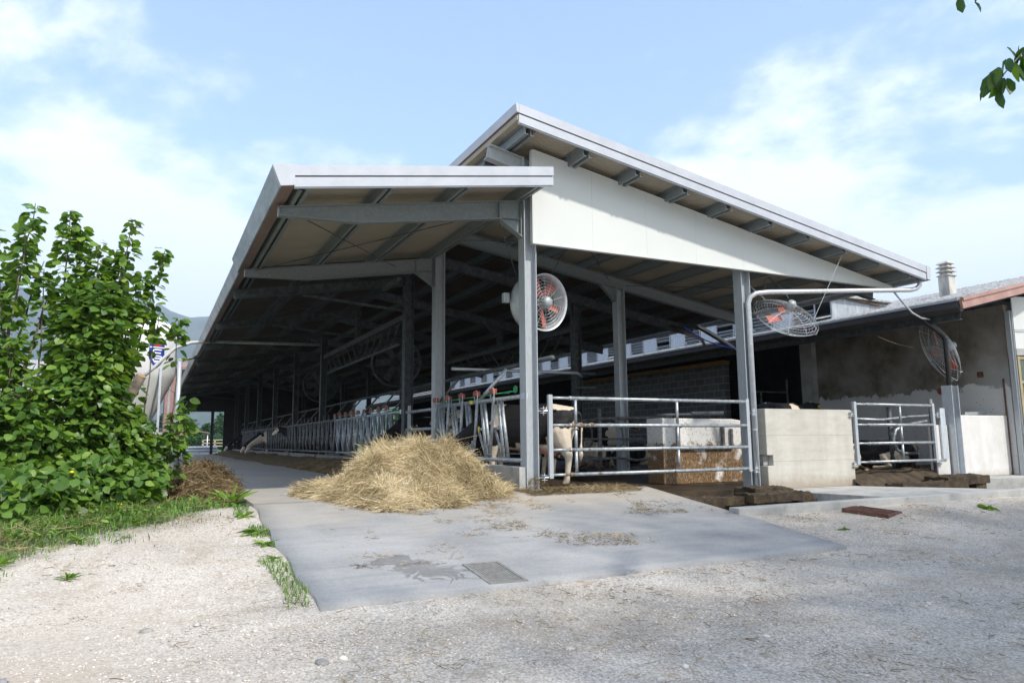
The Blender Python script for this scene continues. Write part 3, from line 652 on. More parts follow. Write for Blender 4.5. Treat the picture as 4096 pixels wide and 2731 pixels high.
# far end wall + inner dark partition, letting a gap of sky show
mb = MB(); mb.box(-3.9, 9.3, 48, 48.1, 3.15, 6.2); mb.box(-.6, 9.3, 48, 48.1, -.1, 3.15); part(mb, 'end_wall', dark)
mb = MB(); mb.box(-3.9, -.6, 47.85, 47.95, 3.1, 3.17); mb.ibeam((-1.4,47.7,0),(-1.4,47.7,3.1),.2,.2,(1,0,0)); part(mb, 'end_beam', galv_dark)
# bracing rods
mb = MB()
for a, b in (((-3.7,.2,4.1),(-.9,4.2,4.45)), ((-3.7,4.2,4.1),(-.4,.2,4.55)), ((.6,.3,5.25),(4.5,4.2,4.65)), ((.6,4.2,5.2),(4.5,.3,4.6)), ((5,.3,4.6),(8.5,4.2,3.95)), ((5,4.2,4.55),(8.5,.3,4.0)), ((-3.7,6.3,4.1),(-.2,11.2,4.45)), ((-3.7,11.2,4.05),(-.2,6.3,4.45)), ((-3.7,16,4.05),(-.2,11.2,4.45))):
    mb.tube([a, b], .009, 5)
part(mb, 'bracing_rod', galv_dark)
# downpipe from the low eave across to column B then down
mb = MB()
pp = [(9.22,-.55,4.15),(9.22,-.55,4.0),(9.17,-.5,3.93),(9.05,-.45,3.90),(5.25,-.12,3.60),(4.98,-.08,3.56),(4.88,-.03,3.49),(4.85,.01,3.36),(4.85,.02,-.12)]
mb.tube(pp, .048, 14); dp = part(mb, 'downpipe', galv_lit, smooth=True)
mb = MB()
for z in (3.3, 2.55, .95): mb = MB(); mb.tube([(4.85,.02,z-.012),(4.85,.02,z+.012)], .056, 14); mb.build('pipe_clamp', galv, dp)
# light tube under rafter
mb = MB(); mb.box(-.7, -.62, 4.7, 5.9, 4.28, 4.36); part(mb, 'tube_light', pipe_dirty_shaded)

# feed wall (kerb carrying the barrier)
mb = MB(); mb.box(-.12, -.004, .03, .24, -.05, .37); mb.box(-.12, .14, .24, 4.19, -.05, .37)
tag(mb.build('feed_kerb_wall', conc_d, bevel=.01), 'clean concrete kerb wall under the nearest barrier, between the hay and the front column', 'low wall')
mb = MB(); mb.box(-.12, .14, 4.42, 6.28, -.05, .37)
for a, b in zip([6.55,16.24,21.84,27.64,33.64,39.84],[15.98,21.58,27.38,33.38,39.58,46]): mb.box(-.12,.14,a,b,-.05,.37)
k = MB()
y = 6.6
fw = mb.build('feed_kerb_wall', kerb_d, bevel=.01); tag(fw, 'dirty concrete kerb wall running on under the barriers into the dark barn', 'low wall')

# ---------------------------------------------------------------- headlock feed barrier
def barrier(n, pitch, org, red, label, extra=.0):
    root = empty('feed_barrier', org, label, 'feed barrier', 'galvanised headlock barriers along the feeding alley')
    ox, oy, oz = org; Lr = n*pitch + .34
    def P(y, z, x=0): return (ox+x, oy+y, oz+z)
    pm = pipe_m if red else pipe_dirty_shaded
    mb = MB(); mb.tube([P(0,1.50), P(Lr,1.50)], .038, 10); mb.build('top_rail', pm, root, smooth=True)
    mb = MB(); mb.tube([P(0,.47), P(Lr,.47)], .038, 10); mb.build('bottom_rail', pm, root, smooth=True)
    if red:
        mb = MB(); mb.box(ox-.035, ox+.035, oy-.1, oy+.03, oz+1.45, oz+1.55); mb.build('end_bracket', galv_lit, root)
        mb = MB(); mb.tube([P(.2,1.60), P(Lr-.1,1.60)], .012, 6)
        for i in range(n):
            y = .33+i*pitch; mb.tube([P(y+.12,1.61),P(y+.2,1.595),P(y+.42,1.60)], [.012,.026,.014], 6)
        mb.build('release_rod', greenp, root, smooth=True)
    for i in range(n):
        Y = .02 + i*pitch
        mb = MB(); q = 1.49; r = .030
        mb.tube([P(Y+.55,.48), P(Y+.80,q)], r, 7); mb.tube([P(Y+.72,.48), P(Y+.95,q)], r, 7)
        mb.tube([P(Y+1.25,.5,-.03), P(Y+1.13,1.0,-.03), P(Y+1.06,1.55,-.03)], r, 7)
        mb.tube([P(Y+.72,.5,-.01), P(Y+1.04,.97,-.01)], .022, 7)
        mb.bar(P(Y+.86,1.0), P(Y+1.12,1.0), .02, .05)
        hl = mb.build('headlock', pm, root, smooth=True)
        mb = MB(); pts = [P(Y+1.0,1.42,-.05), P(Y+1.0,1.66,-.05), P(Y+1.03,1.70,-.05), P(Y+1.12,1.70,-.05), P(Y+1.14,1.66,-.05), P(Y+1.14,1.52,-.05)]
        mb.tube(pts, .010, 6)
        for dz in (0,): mb.tube([P(Y+1.02,1.45,-.05), P(Y+1.04,1.3,-.07), P(Y+.98,1.15,-.07), P(Y+1.06,1.02,-.06)], .008, 5)
        mb.build('latch_loop', galv if red else pipe_dirty_shaded, hl); mb = MB()
        mb.tube([P(Y+1.1,.72,-.06), P(Y+1.14,.78,-.09), P(Y+1.22,.70,-.09), P(Y+1.2,.56,-.08), P(Y+1.1,.55,-.06)], .008, 5)
        mb.build('latch_handle', galv if red else pipe_dirty_shaded, hl)
        if red:
            mb = MB(); mb.box(ox-.085, ox+.01, oy+Y+1.0, oy+Y+1.14, oz+1.60, oz+1.69); mb.build('latch_cap', redp, hl, bevel=.01)
    return root
b1 = barrier(5, .72, (.03,.16,0), True, 'nearest headlock barrier with red latch caps and green rod, right behind the hay pile')
mb = MB(); mb.ring((-.04,.30,1.62), (1,0,0), .055, .010, 14, 5); mb.tube([(-.04,.3,1.56),(-.04,.3,1.68)], .008); mb.tube([(-.04,.24,1.62),(-.04,.36,1.62)], .008); mb.build('hand_wheel', greenp, b1)
mb = MB(); mb.box(-.02,.0,2.17,2.27,1.47,1.535); mb.box(-.015,.0,1.86,1.89,.95,1.05); mb.build('sticker', yellow, b1)
b2 = barrier(9, .73, (.03,6.62,0), True, 'second headlock barrier with red latch caps, beyond the two-rail gap past the hay pile')
b3 = barrier(9, .72, (.03,13.4,0), False, 'dirty headlock barrier directly beyond the last red latch caps')
b4 = barrier(9, .72, (.03,20.3,0), False, 'dirty headlock barrier in the middle of the alley, where a cow lifts its head through')
b5 = barrier(9, .72, (.03,27.2,0), False, 'dark headlock barrier far down the alley, fourth past the hay')
b6 = barrier(9, .72, (.03,34.1,0), False, 'darkest small headlock barrier near the far end of the alley')
# gap rails + posts between the first two columns
t = empty('rail_section', (.05,4.45,0), 'short two-rail galvanised section between the first barrier and the second one', 'railing')
mb = MB(); mb.tube([(.05,4.42,1.47),(.05,6.25,1.47)], .036, 10); mb.build('top_rail', pipe_m, t, smooth=True)
mb = MB(); mb.tube([(.05,4.42,1.06),(.05,6.25,1.06)], .036, 10); mb.build('lower_rail', pipe_m, t, smooth=True)
mb = MB(); mb.box(.02,.08,6.02,6.1,.37,1.62); mb.build('upright', galv, t)
for a in (13.36, 20.25, 27.1, 34.0):
    pass
# neck pipe with struts
t = empty('neck_rail', (.6,.3,1.4), 'dark pipe above the headlocks held by slanting struts, running down the barn', 'pipe rail')
mb = MB(); mb.tube([(.5,.0,2.13),(.5,6.4,2.12)], .042, 10); mb.tube([(.5,6.4,2.12),(.5,46,2.12)], .036, 8)
for y in (2.93, 9, 15): mb.tube([(.5,y-.08,2.125),(.5,y+.08,2.12)], .062, 8)
mb.build('pipe', galv_dark, t, smooth=True)
for i, y in enumerate([1.7, 4.05, 7.2, 8.6, 10.2, 12.2, 14, 16, 18.5, 21, 24, 27, 30, 34, 38, 42]):
    mb = MB(); mb.tube([(.06,y+.35,1.5),(.5,y,2.12)], .027 if i else .034, 8); mb.build('strut', galv_lit if i == 0 else pipe_dirty_shaded, t, smooth=True)
t = empty('cross_pipe', (1.2,.4,2.1), 'pale horizontal pipe just right of the front column above the gate, reaching an inner post', 'pipe')
mb = MB(); mb.tube([(.3,4.0,2.31),(3.4,4.0,2.32),(4.75,6.0,2.45)], .035, 8); mb.build('pipe', galv_lit, t, smooth=True)
mb = MB(); mb.box(4.7,5.35,6.25,6.3,2.53,2.59); mb.box(4.7,5.35,6.25,6.3,2.15,2.21); mb.build('bracket', galv_dark, t)

# ---------------------------------------------------------------- gates
def gate(x0, x1, z0, z1, y, mids, label, dirty):
    root = empty('gate', (x0, y, z0), label, 'gate', 'galvanised four-bar gates of the barn front')
    for x, nm in ((x0, 'gate_post'), (x1-.075, 'gate_post')):
        mb = MB(); mb.box(x, x+.075, y-.03, y+.03, z0-.02, z1+.02); mb.build(nm, galv, root, bevel=.004)
    zs = [z0+.04, z0+.04+(z1-z0-.08)*.30, z0+.04+(z1-z0-.08)*.635, z1-.035]
    zs = [z0+.035, z0+.035+(z1-z0)*.305, z0+.035+(z1-z0)*.61, z1-.03]
    for i, z in enumerate(zs):
        mb = MB(); mb.tube([(x0+.07,y,z),(x0+.42,y,z)], .024, 10); mb.tube([(x0+.40,y,z),(x1-.07,y,z)], .031, 10)
        mb.tube([(x0+.40,y,z),(x0+.43,y,z)], .036, 10)
        mb.build('rail', pipe_m, root, smooth=True)
    for x in mids:
        for a, b in zip(zs[:-1], zs[1:]):
            mb = MB(); mb.tube([(x,y-.0,a+.028),(x,y,b-.028)], .027, 8); mb.build('upright', pipe_m, root, smooth=True)
    for x, s_ in ((x0, -1), (x1, 1)):
        for z in (z1-.24, z0+.0):
            mb = MB(); mb.tube([(x-.02*s_,y,z),(x+.17*s_,y+.05,z)], .012, 8); mb.bar((x+.05*s_,y-.02,z-.035),(x+.15*s_,y-.02,z-.035),.06,.008); mb.bar((x+.05*s_,y-.02,z+.035),(x+.15*s_,y-.02,z+.035),.06,.008); mb.tube([(x+.09*s_,y-.02,z-.07),(x+.09*s_,y-.02,z+.07)], .009, 6)
            mb.build('hinge', galv_lit, root)
    if dirty:
        k = MB()
        for (x, z, s_) in [(.85,zs[2],.05),(1.0,zs[2],.06),(1.12,zs[2],.035),(1.22,zs[2]+.005,.055),(.7,zs[2]-.01,.03),(.83,zs[1],.035),(1.15,zs[1],.03),(.82,zs[0],.045),(.72,zs[0],.03),(1.35,zs[0],.035),(2.9,zs[0],.03),(4.1,zs[0]+.03,.018),(.92,zs[2]-.06,.03)]:
            mm = MB(); mm.blob((0,0,0), (s_*1.25,.042,s_*.72), seg=12, rings=8)
            k.add([tuple(Vector(p)*(1+.6*noise.noise(Vector(p)*38+Vector((x*5,0,z*9))))+Vector((x,y,z))) for p in mm.v], mm.f)
        k.build('dried_dung', mat('dried_dung', [(.12,.085,.05),(.24,.18,.12)], 20, .95, 0, .6, 50), root, smooth=True)
    return root
gate(.385, 4.69, .2, 1.5, -.015, [.385+.52, .385+2.62], 'wide front gate between the two tall columns, with dung caked on its rails', True)
gate(7.56, 10.14, .25, 1.50, .0, [7.56+1.45], 'narrower clean gate between the cream concrete wall and the short right post', False)

# free-standing walls
def wall(x0, x1, y0, y1, z0, z1, m_, name, label, rz=0, parts=None):
    mb = MB(); mb.box(x0, x1, y0, y1, z0, z1); o = mb.build(name, m_, bevel=.015); tag(o, label, 'wall'); return o
w1 = empty('concrete_wall', (5.1,0,-.16), 'cream board-marked concrete wall block between the downpipe column and the narrow gate', 'wall')
mb = MB(); # wall with a square notch on its left edge
mb.prism([(5.12,.0,-.17),(7.5,.0,-.17),(7.5,.0,1.35),(5.12,.0,1.35),(5.12,0,.47),(5.27,0,.47),(5.27,0,.27),(5.12,0,.27)], (0,.22,0)); mb.build('wall_body', conc, w1, bevel=.012)
mb = MB(); mb.box(5.13,5.265,.12,.2,.28,.46); mb.build('notch', conc_d, w1)
wall(11.0,12.83,-.02,.2,-.11,1.27, white_p, 'concrete_wall', 'smooth white wall at the far right, beside the short post')
wall(10.18,10.62,.03,.2,-.1,1.05, white_p, 'concrete_wall', 'narrow white wall stub between the narrow gate and the short post')
# short post with black rainwater pipe
t = empty('pipe_post', (10.65,-.02,-.1), 'short H-section steel post with a black rainwater pipe rising from it', 'post')
mb = MB(); x=10.66; y=-.02; w=.24; mb.box(x,x+.014,y-.1,y+w-.1,-.1,1.93); mb.box(x+w-.014,x+w,y-.1,y+w-.1,-.1,1.93); mb.box(x+.014,x+w-.014,y+w/2-.105,y+w/2-.095,-.1,1.93); mb.build('post', galv_lit, t)
mb = MB(); mb.box(10.33,10.50,-.02,.02,.3,1.42); mb.build('cover_plate', galv_lit, t)
mb = MB(); mb.tube([(10.2,.1,-.05),(10.2,.1,1.62)], .045, 10); mb.build('round_post', pipe_dirty_shaded, t, smooth=True)
mb = MB(); mb.tube([(10.22,.13,3.62),(10.22,.13,3.45),(10.27,.11,3.38),(10.66,.04,3.14),(10.76,.02,3.06),(10.78,.0,2.95),(10.78,0,1.2)], .052, 14); mb.build('rain_pipe', black_p, t, smooth=True)

# manger/barrier block between gate and wall, splashed with muck
t = empty('water_trough', (4.0,1.75,-.13), 'muck-splashed white concrete trough behind the wide gate, with a steel tipping frame on its front', 'trough')
mb = MB(); mb.prism([(4.05,1.75,-.13),(6.62,1.75,-.13),(6.62,1.75,1.03),(6.35,1.75,1.16),(5.95,1.75,1.21),(4.05,1.75,1.22)], (0,.55,0)); mb.build('trough_body', splash, t, bevel=.02)
mb = MB(); mb.bar((4.38,1.70,.62),(5.9,1.70,.62),.05,.05); mb.bar((4.40,1.70,.62),(4.40,1.70,1.05),.06,.06,(1,0,0)); mb.bar((5.60,1.70,.62),(5.60,1.70,1.08),.06,.06,(1,0,0)); mb.bar((5.84,1.70,.60),(5.84,1.70,1.0),.05,.05,(1,0,0)); mb.tube([(4.36,1.66,1.03),(4.46,1.66,1.05)],.03,8); mb.build('tipping_frame', pipe_dirty_shaded, t)
mb = MB(); mb.tube([(4.1,2.0,1.29),(5.9,2.0,1.33)], .03, 8); mb.bar((5.0,2.0,1.34),(5.9,2.0,1.36),.08,.06); mb.tube([(6.45,1.7,.66),(6.62,1.7,.66)],.035,8); mb.build('top_pipe', galv_dark, t)

# broken, muck-caked slats lying over the pit
def slat(x0, x1, y0, y1, z0, z1, label, seed, holes):
    mb = MB(); nx, ny = 26, 8
    pts = []
    for j in range(ny+1):
        for i in range(nx+1):
            x = x0+(x1-x0)*i/nx; y = y0+(y1-y0)*j/ny
            pts.append((x+.03*fbm(x*3+seed,y*3), y+.05*fbm(x*2+seed,y), z1+.035*fbm(x+seed,y,3)+.03*fbm(x+seed,y,9)+.012*fbm(x+seed,y,25)))
    w_ = nx+1; k = len(pts); fs = [(j*w_+i, j*w_+i+1, (j+1)*w_+i+1, (j+1)*w_+i) for j in range(ny) for i in range(nx)]
    low = [(p[0], p[1], z0+.02*fbm(p[0]*4,p[1]*4)) for p in pts]
    fs += [(k+j*w_+i, k+(j+1)*w_+i, k+(j+1)*w_+i+1, k+j*w_+i+1) for j in range(ny) for i in range(nx)]
    fs += [(i, k+i, k+i+1, i+1) for i in range(nx)] + [(ny*w_+i, ny*w_+i+1, k+ny*w_+i+1, k+ny*w_+i) for i in range(nx)]
    fs += [(j*w_, (j+1)*w_, k+(j+1)*w_, k+j*w_) for j in range(ny)] + [(j*w_+nx, k+j*w_+nx, k+(j+1)*w_+nx, (j+1)*w_+nx) for j in range(ny)]
    mb.add(pts+low, fs)
    for hx in holes: mb.box(hx, hx+.35, y0+.03, y1-.03, -.84, z0+.01)
    o = mb.build('slatted_cover', muck, smooth=False); tag(o, label, 'slab cover', 'muck-caked slats over the pits')
slat(2.5,4.0,-.95,-.55,-.30,-.17,'long narrow muck-caked slat just right of the ramp, under the wide gate',1,(2.7,))
slat(3.6,5.0,-1.15,-.7,-.27,-.13,'muck-caked slat with a dark hollow under it, below the downpipe',5,(3.7,4.75))
slat(4.15,5.1,-.62,-.12,-.2,-.08,'raised muck-caked slab piece at the foot of the downpipe column',9,())
slat(7.75,9.8,-.85,-.45,-.3,-.12,'long muck-caked slat in front of the narrow gate',13,(9.2,))
slat(9.3,10.75,-.72,-.2,-.2,-.03,'thick muck-caked slab piece at the foot of the short right post',17,(10.3,))
mb = MB()
V = []; nx, ny = 30, 8
for j in range(ny+1):
    for i in range(nx+1):
        x = 7.4+3.2*i/nx; y = -.3+.55*j/ny; V.append((x, y, -.2+.28*j/ny+.06*fbm(x,y,3)))
w_ = nx+1; tag(npmesh('muck_bank', V, [(j*w_+i, j*w_+i+1, (j+1)*w_+i+1, (j+1)*w_+i) for j in range(ny) for i in range(nx)], muck, smooth=True), kind='stuff')
# cubicle dividers
def divider(y, label, org=(0,0,0)):
    t = empty('stall_divider', (3.7, y, 0), label, 'stall divider', 'steel cubicle dividers behind the wide gate')
    mb = MB(); mb.tube([(4.08,y,.0),(4.08,y,1.52)], .052, 12); mb.build('post', pipe_dirty_shaded, t, smooth=True)
    mb = MB(); mb.tube([(3.4,y,.81),(5.8,y,.80)], .022, 8); mb.tube([(3.95,y,1.28),(6.2,y,1.32)], .035, 8); mb.tube([(4.1,y,1.30),(4.5,y,1.26),(4.72,y,1.05),(4.74,y,.7),(4.6,y,.6),(4.2,y,.62)], .024, 8); mb.tube([(3.6,y,.42),(3.9,y,.34),(4.6,y,.36),(5.1,y,.30),(5.8,y,.33)], .03, 8); mb.build('hoop', pipe_dirty_shaded, t, smooth=True)
divider(4.15, 'nearest steel cubicle divider, its thick post standing left of the middle gate upright')
divider(5.5, 'steel cubicle divider behind the nearest one'); divider(6.85, 'steel cubicle divider deepest in the dark behind the wide gate')
t = empty('stall_divider', (9.0,.9,0), 'curved steel cubicle hoop seen through the narrow gate', 'stall divider', 'steel cubicle hoops behind the narrow gate')
mb = MB(); mb.tube([(8.7,.9,1.2),(9.6,.9,1.18),(10.6,.9,1.26),(12.6,.9,1.34)], .032, 8); mb.tube([(11.2,.9,1.16),(10.3,.85,1.06),(10.0,.85,.95),(9.9,.85,.75),(10.0,.85,.5),(10.15,.85,.42),(10.7,.85,.40)], .036, 10); mb.build('hoop', pipe_m, t, smooth=True)
mb = MB(); mb.tube([(10.3,1.2,0),(10.3,1.2,1.5)], .055, 12); mb.build('post', galv_dark, t, smooth=True)
mb = MB(); mb.bar((12.0,.5,1.33),(13.0,.5,1.35),.07,.07); mb.build('end_sleeve', galv_lit, t)

# ---------------------------------------------------------------- old building on the right
ob = empty('old_stable', (12.85,0,0), 'older stable at the right with lichen-grey sheet roof, stained wall, louvred band and pink flashing', 'stable')
mb = MB(); mb.box(12.85,13.05,-.15,5.4,-.1,3.92); mb.build('side_wall', stained, ob)
mb = MB(); mb.box(12.65,13.1,5.4,5.85,-.1,3.9); mb.build('pillar', conc_d, ob)
mb = MB(); mb.box(12.85,13.05,9.4,19.5,-.1,3.42); mb.build('block_wall', blockm, ob)
mb = MB(); mb.box(12.78,13.1,9.4,19.5,3.43,3.56); mb.build('timber_plate', orangew, ob)
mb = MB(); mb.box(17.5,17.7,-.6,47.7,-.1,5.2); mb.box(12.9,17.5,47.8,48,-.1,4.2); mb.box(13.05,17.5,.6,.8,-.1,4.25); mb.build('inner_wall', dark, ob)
ZE = 3.66; SL = .228
def old_roof():
    # corrugated fibre sheets, rising to the right; eave follows the kinked edge
    V = []; F = []; ys = list(np.arange(-.74, 48, .075)); nx = 10
    def xe(y): return 10.22
    for j, y in enumerate(ys):
        for i in range(nx+1):
            x0 = xe(y); x = x0 + (18.2-x0)*i/nx
            z = ZE + .10 + SL*(x-10.22) + .035*math.sin(2*math.pi*y/.18+.3*math.sin(x)) + .012*fbm(x*3, y*5)
            V.append((x, y, z))
    w = nx+1; F = [(j*w+i, j*w+i+1, (j+1)*w+i+1, (j+1)*w+i) for j in range(len(ys)-1) for i in range(nx)]
    k = len(V); V2 = [(a, b, c-.03) for a, b, c in V]
    F += [(k+j*w+i, k+(j+1)*w+i, k+(j+1)*w+i+1, k+j*w+i+1) for j in range(len(ys)-1) for i in range(nx)]
    F += [(j*w, (j+1)*w, k+(j+1)*w, k+j*w) for j in range(len(ys)-1)]
    r = npmesh('sheet_roof', np.array(V+V2), F, tilem, ob); return r
roof_o = old_roof()
mb = MB(); mb.prism([(10.18,-.75,ZE+.06),(10.30,-.75,ZE+.06),(10.34,-.75,ZE-.16),(10.24,-.75,ZE-.2),(10.16,-.75,ZE-.1)], (0,49,0)); mb.build('gutter', mat('black_gutter', [(.03,.028,.028),(.05,.045,.045)], 4, .5), ob)
mb = MB(); mb.bar((10.165,-.75,ZE+.07),(10.165,48,ZE+.07),.02,.05); mb.build('eave_trim', fascia_m, ob)
mb = MB()
a = Vector((10.20,-.79,ZE+.0)); b = Vector((18.2,-.79,ZE+8*SL))
mb.bar(a+Vector((0,0,-.04)), b+Vector((0,0,-.04)), .06, .2); mb.bar(a+Vector((0,-.025,.07)), b+Vector((0,-.025,.07)), .08, .07); mb.build('flashing', pinkm, ob)
mb = MB(); mb.ibeam((10.45,-.6,ZE-.22),(10.45,48,ZE-.22),.12,.22); 
for y in (-.3,4.4,9.2,14,19,24,29): mb.ibeam((10.3,y,ZE-.1),(17.5,y,ZE-.1+SL*7.2),.1,.18)
mb.build('roof_beam', galv_dark, ob)
# chimney standing on the sheet roof
mb = MB(); c = Vector((13.5,1.55,4.45)); mb.prism([(c.x-.145,c.y-.145,c.z),(c.x+.145,c.y-.145,c.z),(c.x+.145,c.y+.145,c.z),(c.x-.145,c.y+.145,c.z)], (0,0,.58))
for i in range(4):
    z = c.z+.58+i*.11; s0 = .185 if i < 3 else .17; s1 = .11
    q = [(c.x-s0,c.y-s0,z),(c.x+s0,c.y-s0,z),(c.x+s0,c.y+s0,z),(c.x-s0,c.y+s0,z),(c.x-s1,c.y-s1,z+.06),(c.x+s1,c.y-s1,z+.06),(c.x+s1,c.y+s1,z+.06),(c.x-s1,c.y+s1,z+.06)]
    mb.add(q, [(3,2,1,0),(4,5,6,7),(0,1,5,4),(1,2,6,5),(2,3,7,6),(3,0,4,7)])
    mb.box(c.x-.10,c.x+.10,c.y-.10,c.y+.10,z-.06,z+.01)
mb.build('chimney', mat('chimney_concrete', [(.30,.29,.27),(.52,.50,.46),(.62,.60,.56)], 5, .9, 0, .3, 30, stretch=(1,1,.3)), ob)
# louvred clerestory band
XB = 11.2; z0, z1 = 3.93, 4.56
mb = MB(); mb.bar((XB,3.2,z1+.0),(XB,48,z1+.0),.05,.04); mb.bar((XB,3.0,z0),(XB,48,z0),.06,.05); mb.build('clerestory_frame', galv_lit, ob)
vent_panel = mat('vent_sheet', [(.46,.50,.55),(.58,.62,.67)], 6, .45, .3, .05, 30); ribs(vent_panel, 50)
y = 3.9; i = 0
while y < 34:
    if i % 2 == 1:
        mb = MB(); mb.box(XB-.02,XB+.0,y+.02,y+.76,z0+.03,z1-.02); mb.build('vent_panel', vent_panel, ob)
    else:
        mb = MB()
        for k in range(5):
            zz = z0+.08+k*.105
            if (i*7+k) % 9 == 4: continue
            mb.bar((XB,y+.03,zz),(XB,y+.75,zz+.0),.09,.012,(0.6,0,1))
        for yy in (y+.01, y+.79): mb.bar((XB-.01,yy,z0),(XB-.01,yy,z1),.03,.03,(1,0,0))
        mb.build('louvre', galv_lit, ob)
    y += .8; i += 1
mb = MB(); mb.prism([(XB-.1,3.2,4.62),(XB-.1,48,4.62),(13.6,48,4.60),(13.6,3.2,4.60)], (0,0,.05)); mb.build('clerestory_roof', tilem, ob)
mb = MB(); mb.prism([(XB,3.35,z0),(XB,3.35,4.60),(XB+2.4,3.35,4.58)], (0,.05,0)); mb.build('clerestory_end', gutter_m, ob)
mb = MB(); mb.bar((XB-.1,3.3,4.66),(13.1,3.3,4.52),.07,.05); mb.build('clerestory_edge', wood, ob)
# glazed front beyond the stained wall, turned a little outwards
FM = Matrix.Translation((12.92,-.28,0)) @ Matrix.Rotation(math.radians(-16), 4, 'Z')
mb = MB(); mb.ibeam((12.84,-.26,-.1),(12.84,-.26,3.75),.11,.11,(1,0,0)); mb.build('steel_post', galv, ob)
mb = MB(); mb.box(0,2.6,-.05,.12,2.68,2.84,FM); mb.build('lintel', conc_d, ob)
mb = MB(); mb.box(.05,2.6,0,.03,2.84,4.1,FM); mb.build('upper_panel', panel_w, ob)
mb = MB(); mb.tube([FM@Vector((0,-.04,3.3)),FM@Vector((2.6,-.04,3.3))], .012, 6); mb.build('rail', galv, ob)
fr = MB()
for z in (2.62, 2.05, .75, .03): fr.box(.06,2.6,-.03,.03,z-.03,z+.03,FM)
for xx in (.06,.55,1.1,1.7,2.3): fr.box(xx-.04,xx+.02,-.04,.04,.0,2.66,FM)
wf = fr.build('window', stalm, ob)
mb = MB(); mb.box(.08,2.6,-.005,.005,.05,2.6,FM); mb.build('pane', glassm, wf)
mb = MB(); mb.box(12.86,13.0,-.34,-.16,-.1,.85); mb.build('plinth', conc_d, ob)
mb = MB(); mb.tube([(12.81,-.02,-.1),(12.81,-.02,2.15)], .02, 6); mb.build('conduit', rust, ob)
mb = MB(); mb.tube([(12.845,1.55,1.95),(12.82,1.55,1.95)], .09, 16); mb.build('round_cap', redp, ob)
mb = MB(); mb.box(12.835,12.85,.45,.6,2.22,2.36); mb.build('junction_box', rust, ob)
# internal rails glimpsed in the dark
t = empty('inner_railing', (10.4,7,0), 'thin pale railing posts glimpsed in the dark doorway above the cream wall', 'railing')
mb = MB(); mb.tube([(11.0,6.2,0),(11.0,6.2,2.9)], .03, 8); mb.tube([(11.3,6.2,0),(11.3,6.2,2.2)], .025, 8); mb.tube([(11.0,6.2,2.2),(12.4,6.2,2.2)], .02, 8); mb.tube([(12.4,6.2,1.7),(12.4,6.2,2.6)], .03, 8); mb.build('rails', pipe_dirty_shaded, t, smooth=True)
#PART2
# ---------------------------------------------------------------- fans
def fan_blades(mb, c, ax, R, n=6, w=.16, off=0.0, ph=0.3):
    ax = Vector(ax).normalized(); a = ax.orthogonal().normalized(); b = ax.cross(a)
    for i in range(n):
        t = 2*math.pi*i/n+ph; d = a*math.cos(t)+b*math.sin(t); e = ax.cross(d)
        p0 = Vector(c)+d*R*.22+ax*off; p1 = Vector(c)+d*R*.93+ax*off
        tw = .5
        q = []
        for p, ww in ((p0, w*.7), (p1, w)):
            q += [p - e*ww/2 + ax*ww*tw/2, p + e*ww/2 - ax*ww*tw/2]
        q += [v + ax*.012 for v in q]
        mb.add(q, [(0,1,3,2),(4,6,7,5),(0,4,5,1),(2,3,7,6),(0,2,6,4),(1,5,7,3)])
def wires(mb, c, ax, R, depth, nr, nring, r=.0045, bulge=None):
    ax = Vector(ax).normalized(); a = ax.orthogonal().normalized(); b = ax.cross(a); c = Vector(c)
    prof = lambda s_: depth*(1-s_**2) if bulge is None else bulge(s_)
    for i in range(nring):
        s_ = (i+1.0)/nring; mb.ring(c+ax*prof(s_), ax, R*s_, r, 34, 4)
    for i in range(nr):
        t = 2*math.pi*i/nr; d = a*math.cos(t)+b*math.sin(t)
        mb.tube([c+ax*prof(s_)+d*R*s_ for s_ in (.16,.4,.6,.8,.92,1)], r*1.25, 4, cap=False)
def motor(mb, c, ax, r=.10, l=.2):
    ax = Vector(ax).normalized(); c = Vector(c); mb.tube([c, c+ax*l*.2, c+ax*l*.8, c+ax*l], [r*.92, r, r, r*.75], 18)
    for i in range(14):
        t = 2*math.pi*i/14; a = ax.orthogonal().normalized(); b = ax.cross(a); d = a*math.cos(t)+b*math.sin(t)
        mb.bar(c+ax*l*.15+d*r, c+ax*l*.78+d*r, .006, .025, d)
def chain(mb, a, b, n=None, sag=0):
    a, b = Vector(a), Vector(b); L_ = (b-a).length; n = n or max(3, int(L_/.045))
    for i in range(n):
        p = a.lerp(b, i/n); q = a.lerp(b, (i+1.15)/n); s_ = 4*sag*(i/n)*(1-i/n); p = p-Vector((0,0,s_)); q = q-Vector((0,0,s_))
        d = (q-p).normalized(); s1 = d.cross(Vector((0,0,1)) if i % 2 else Vector((.9,.3,.2))).normalized()*.009
        mb.tube([p-s1, q-s1, q+s1, p+s1, p-s1], .0035, 4, cap=False)
# drum fan behind the first column
fc = Vector((.58, .62, 3.16)); fa = Vector((.20, -.97, -.12)).normalized()
t = empty('drum_fan', tuple(fc), 'galvanised drum fan with orange-red blades hanging behind the tallest front column', 'fan')
mb = MB(); A1 = fc+fa*.16; B1 = fc-fa*.16
k = 40; aa = fa.orthogonal().normalized(); bb = fa.cross(aa); vs = []
prof = [(.20,.50),(.17,.475),(.05,.47),(-.12,.47),(-.17,.49),(-.17,.478),(-.1,.458),(.05,.458),(.165,.462),(.195,.49)]
for i in range(k):
    d = aa*math.cos(2*math.pi*i/k)+bb*math.sin(2*math.pi*i/k)
    for h, R_ in prof: vs.append(fc+fa*h+d*R_)
n_ = len(prof); mb.add(vs, [(i*n_+j, ((i+1)%k)*n_+j, ((i+1)%k)*n_+(j+1)%n_, i*n_+(j+1)%n_) for i in range(k) for j in range(n_)])
mb.build('drum', galv_lit, t, smooth=True)
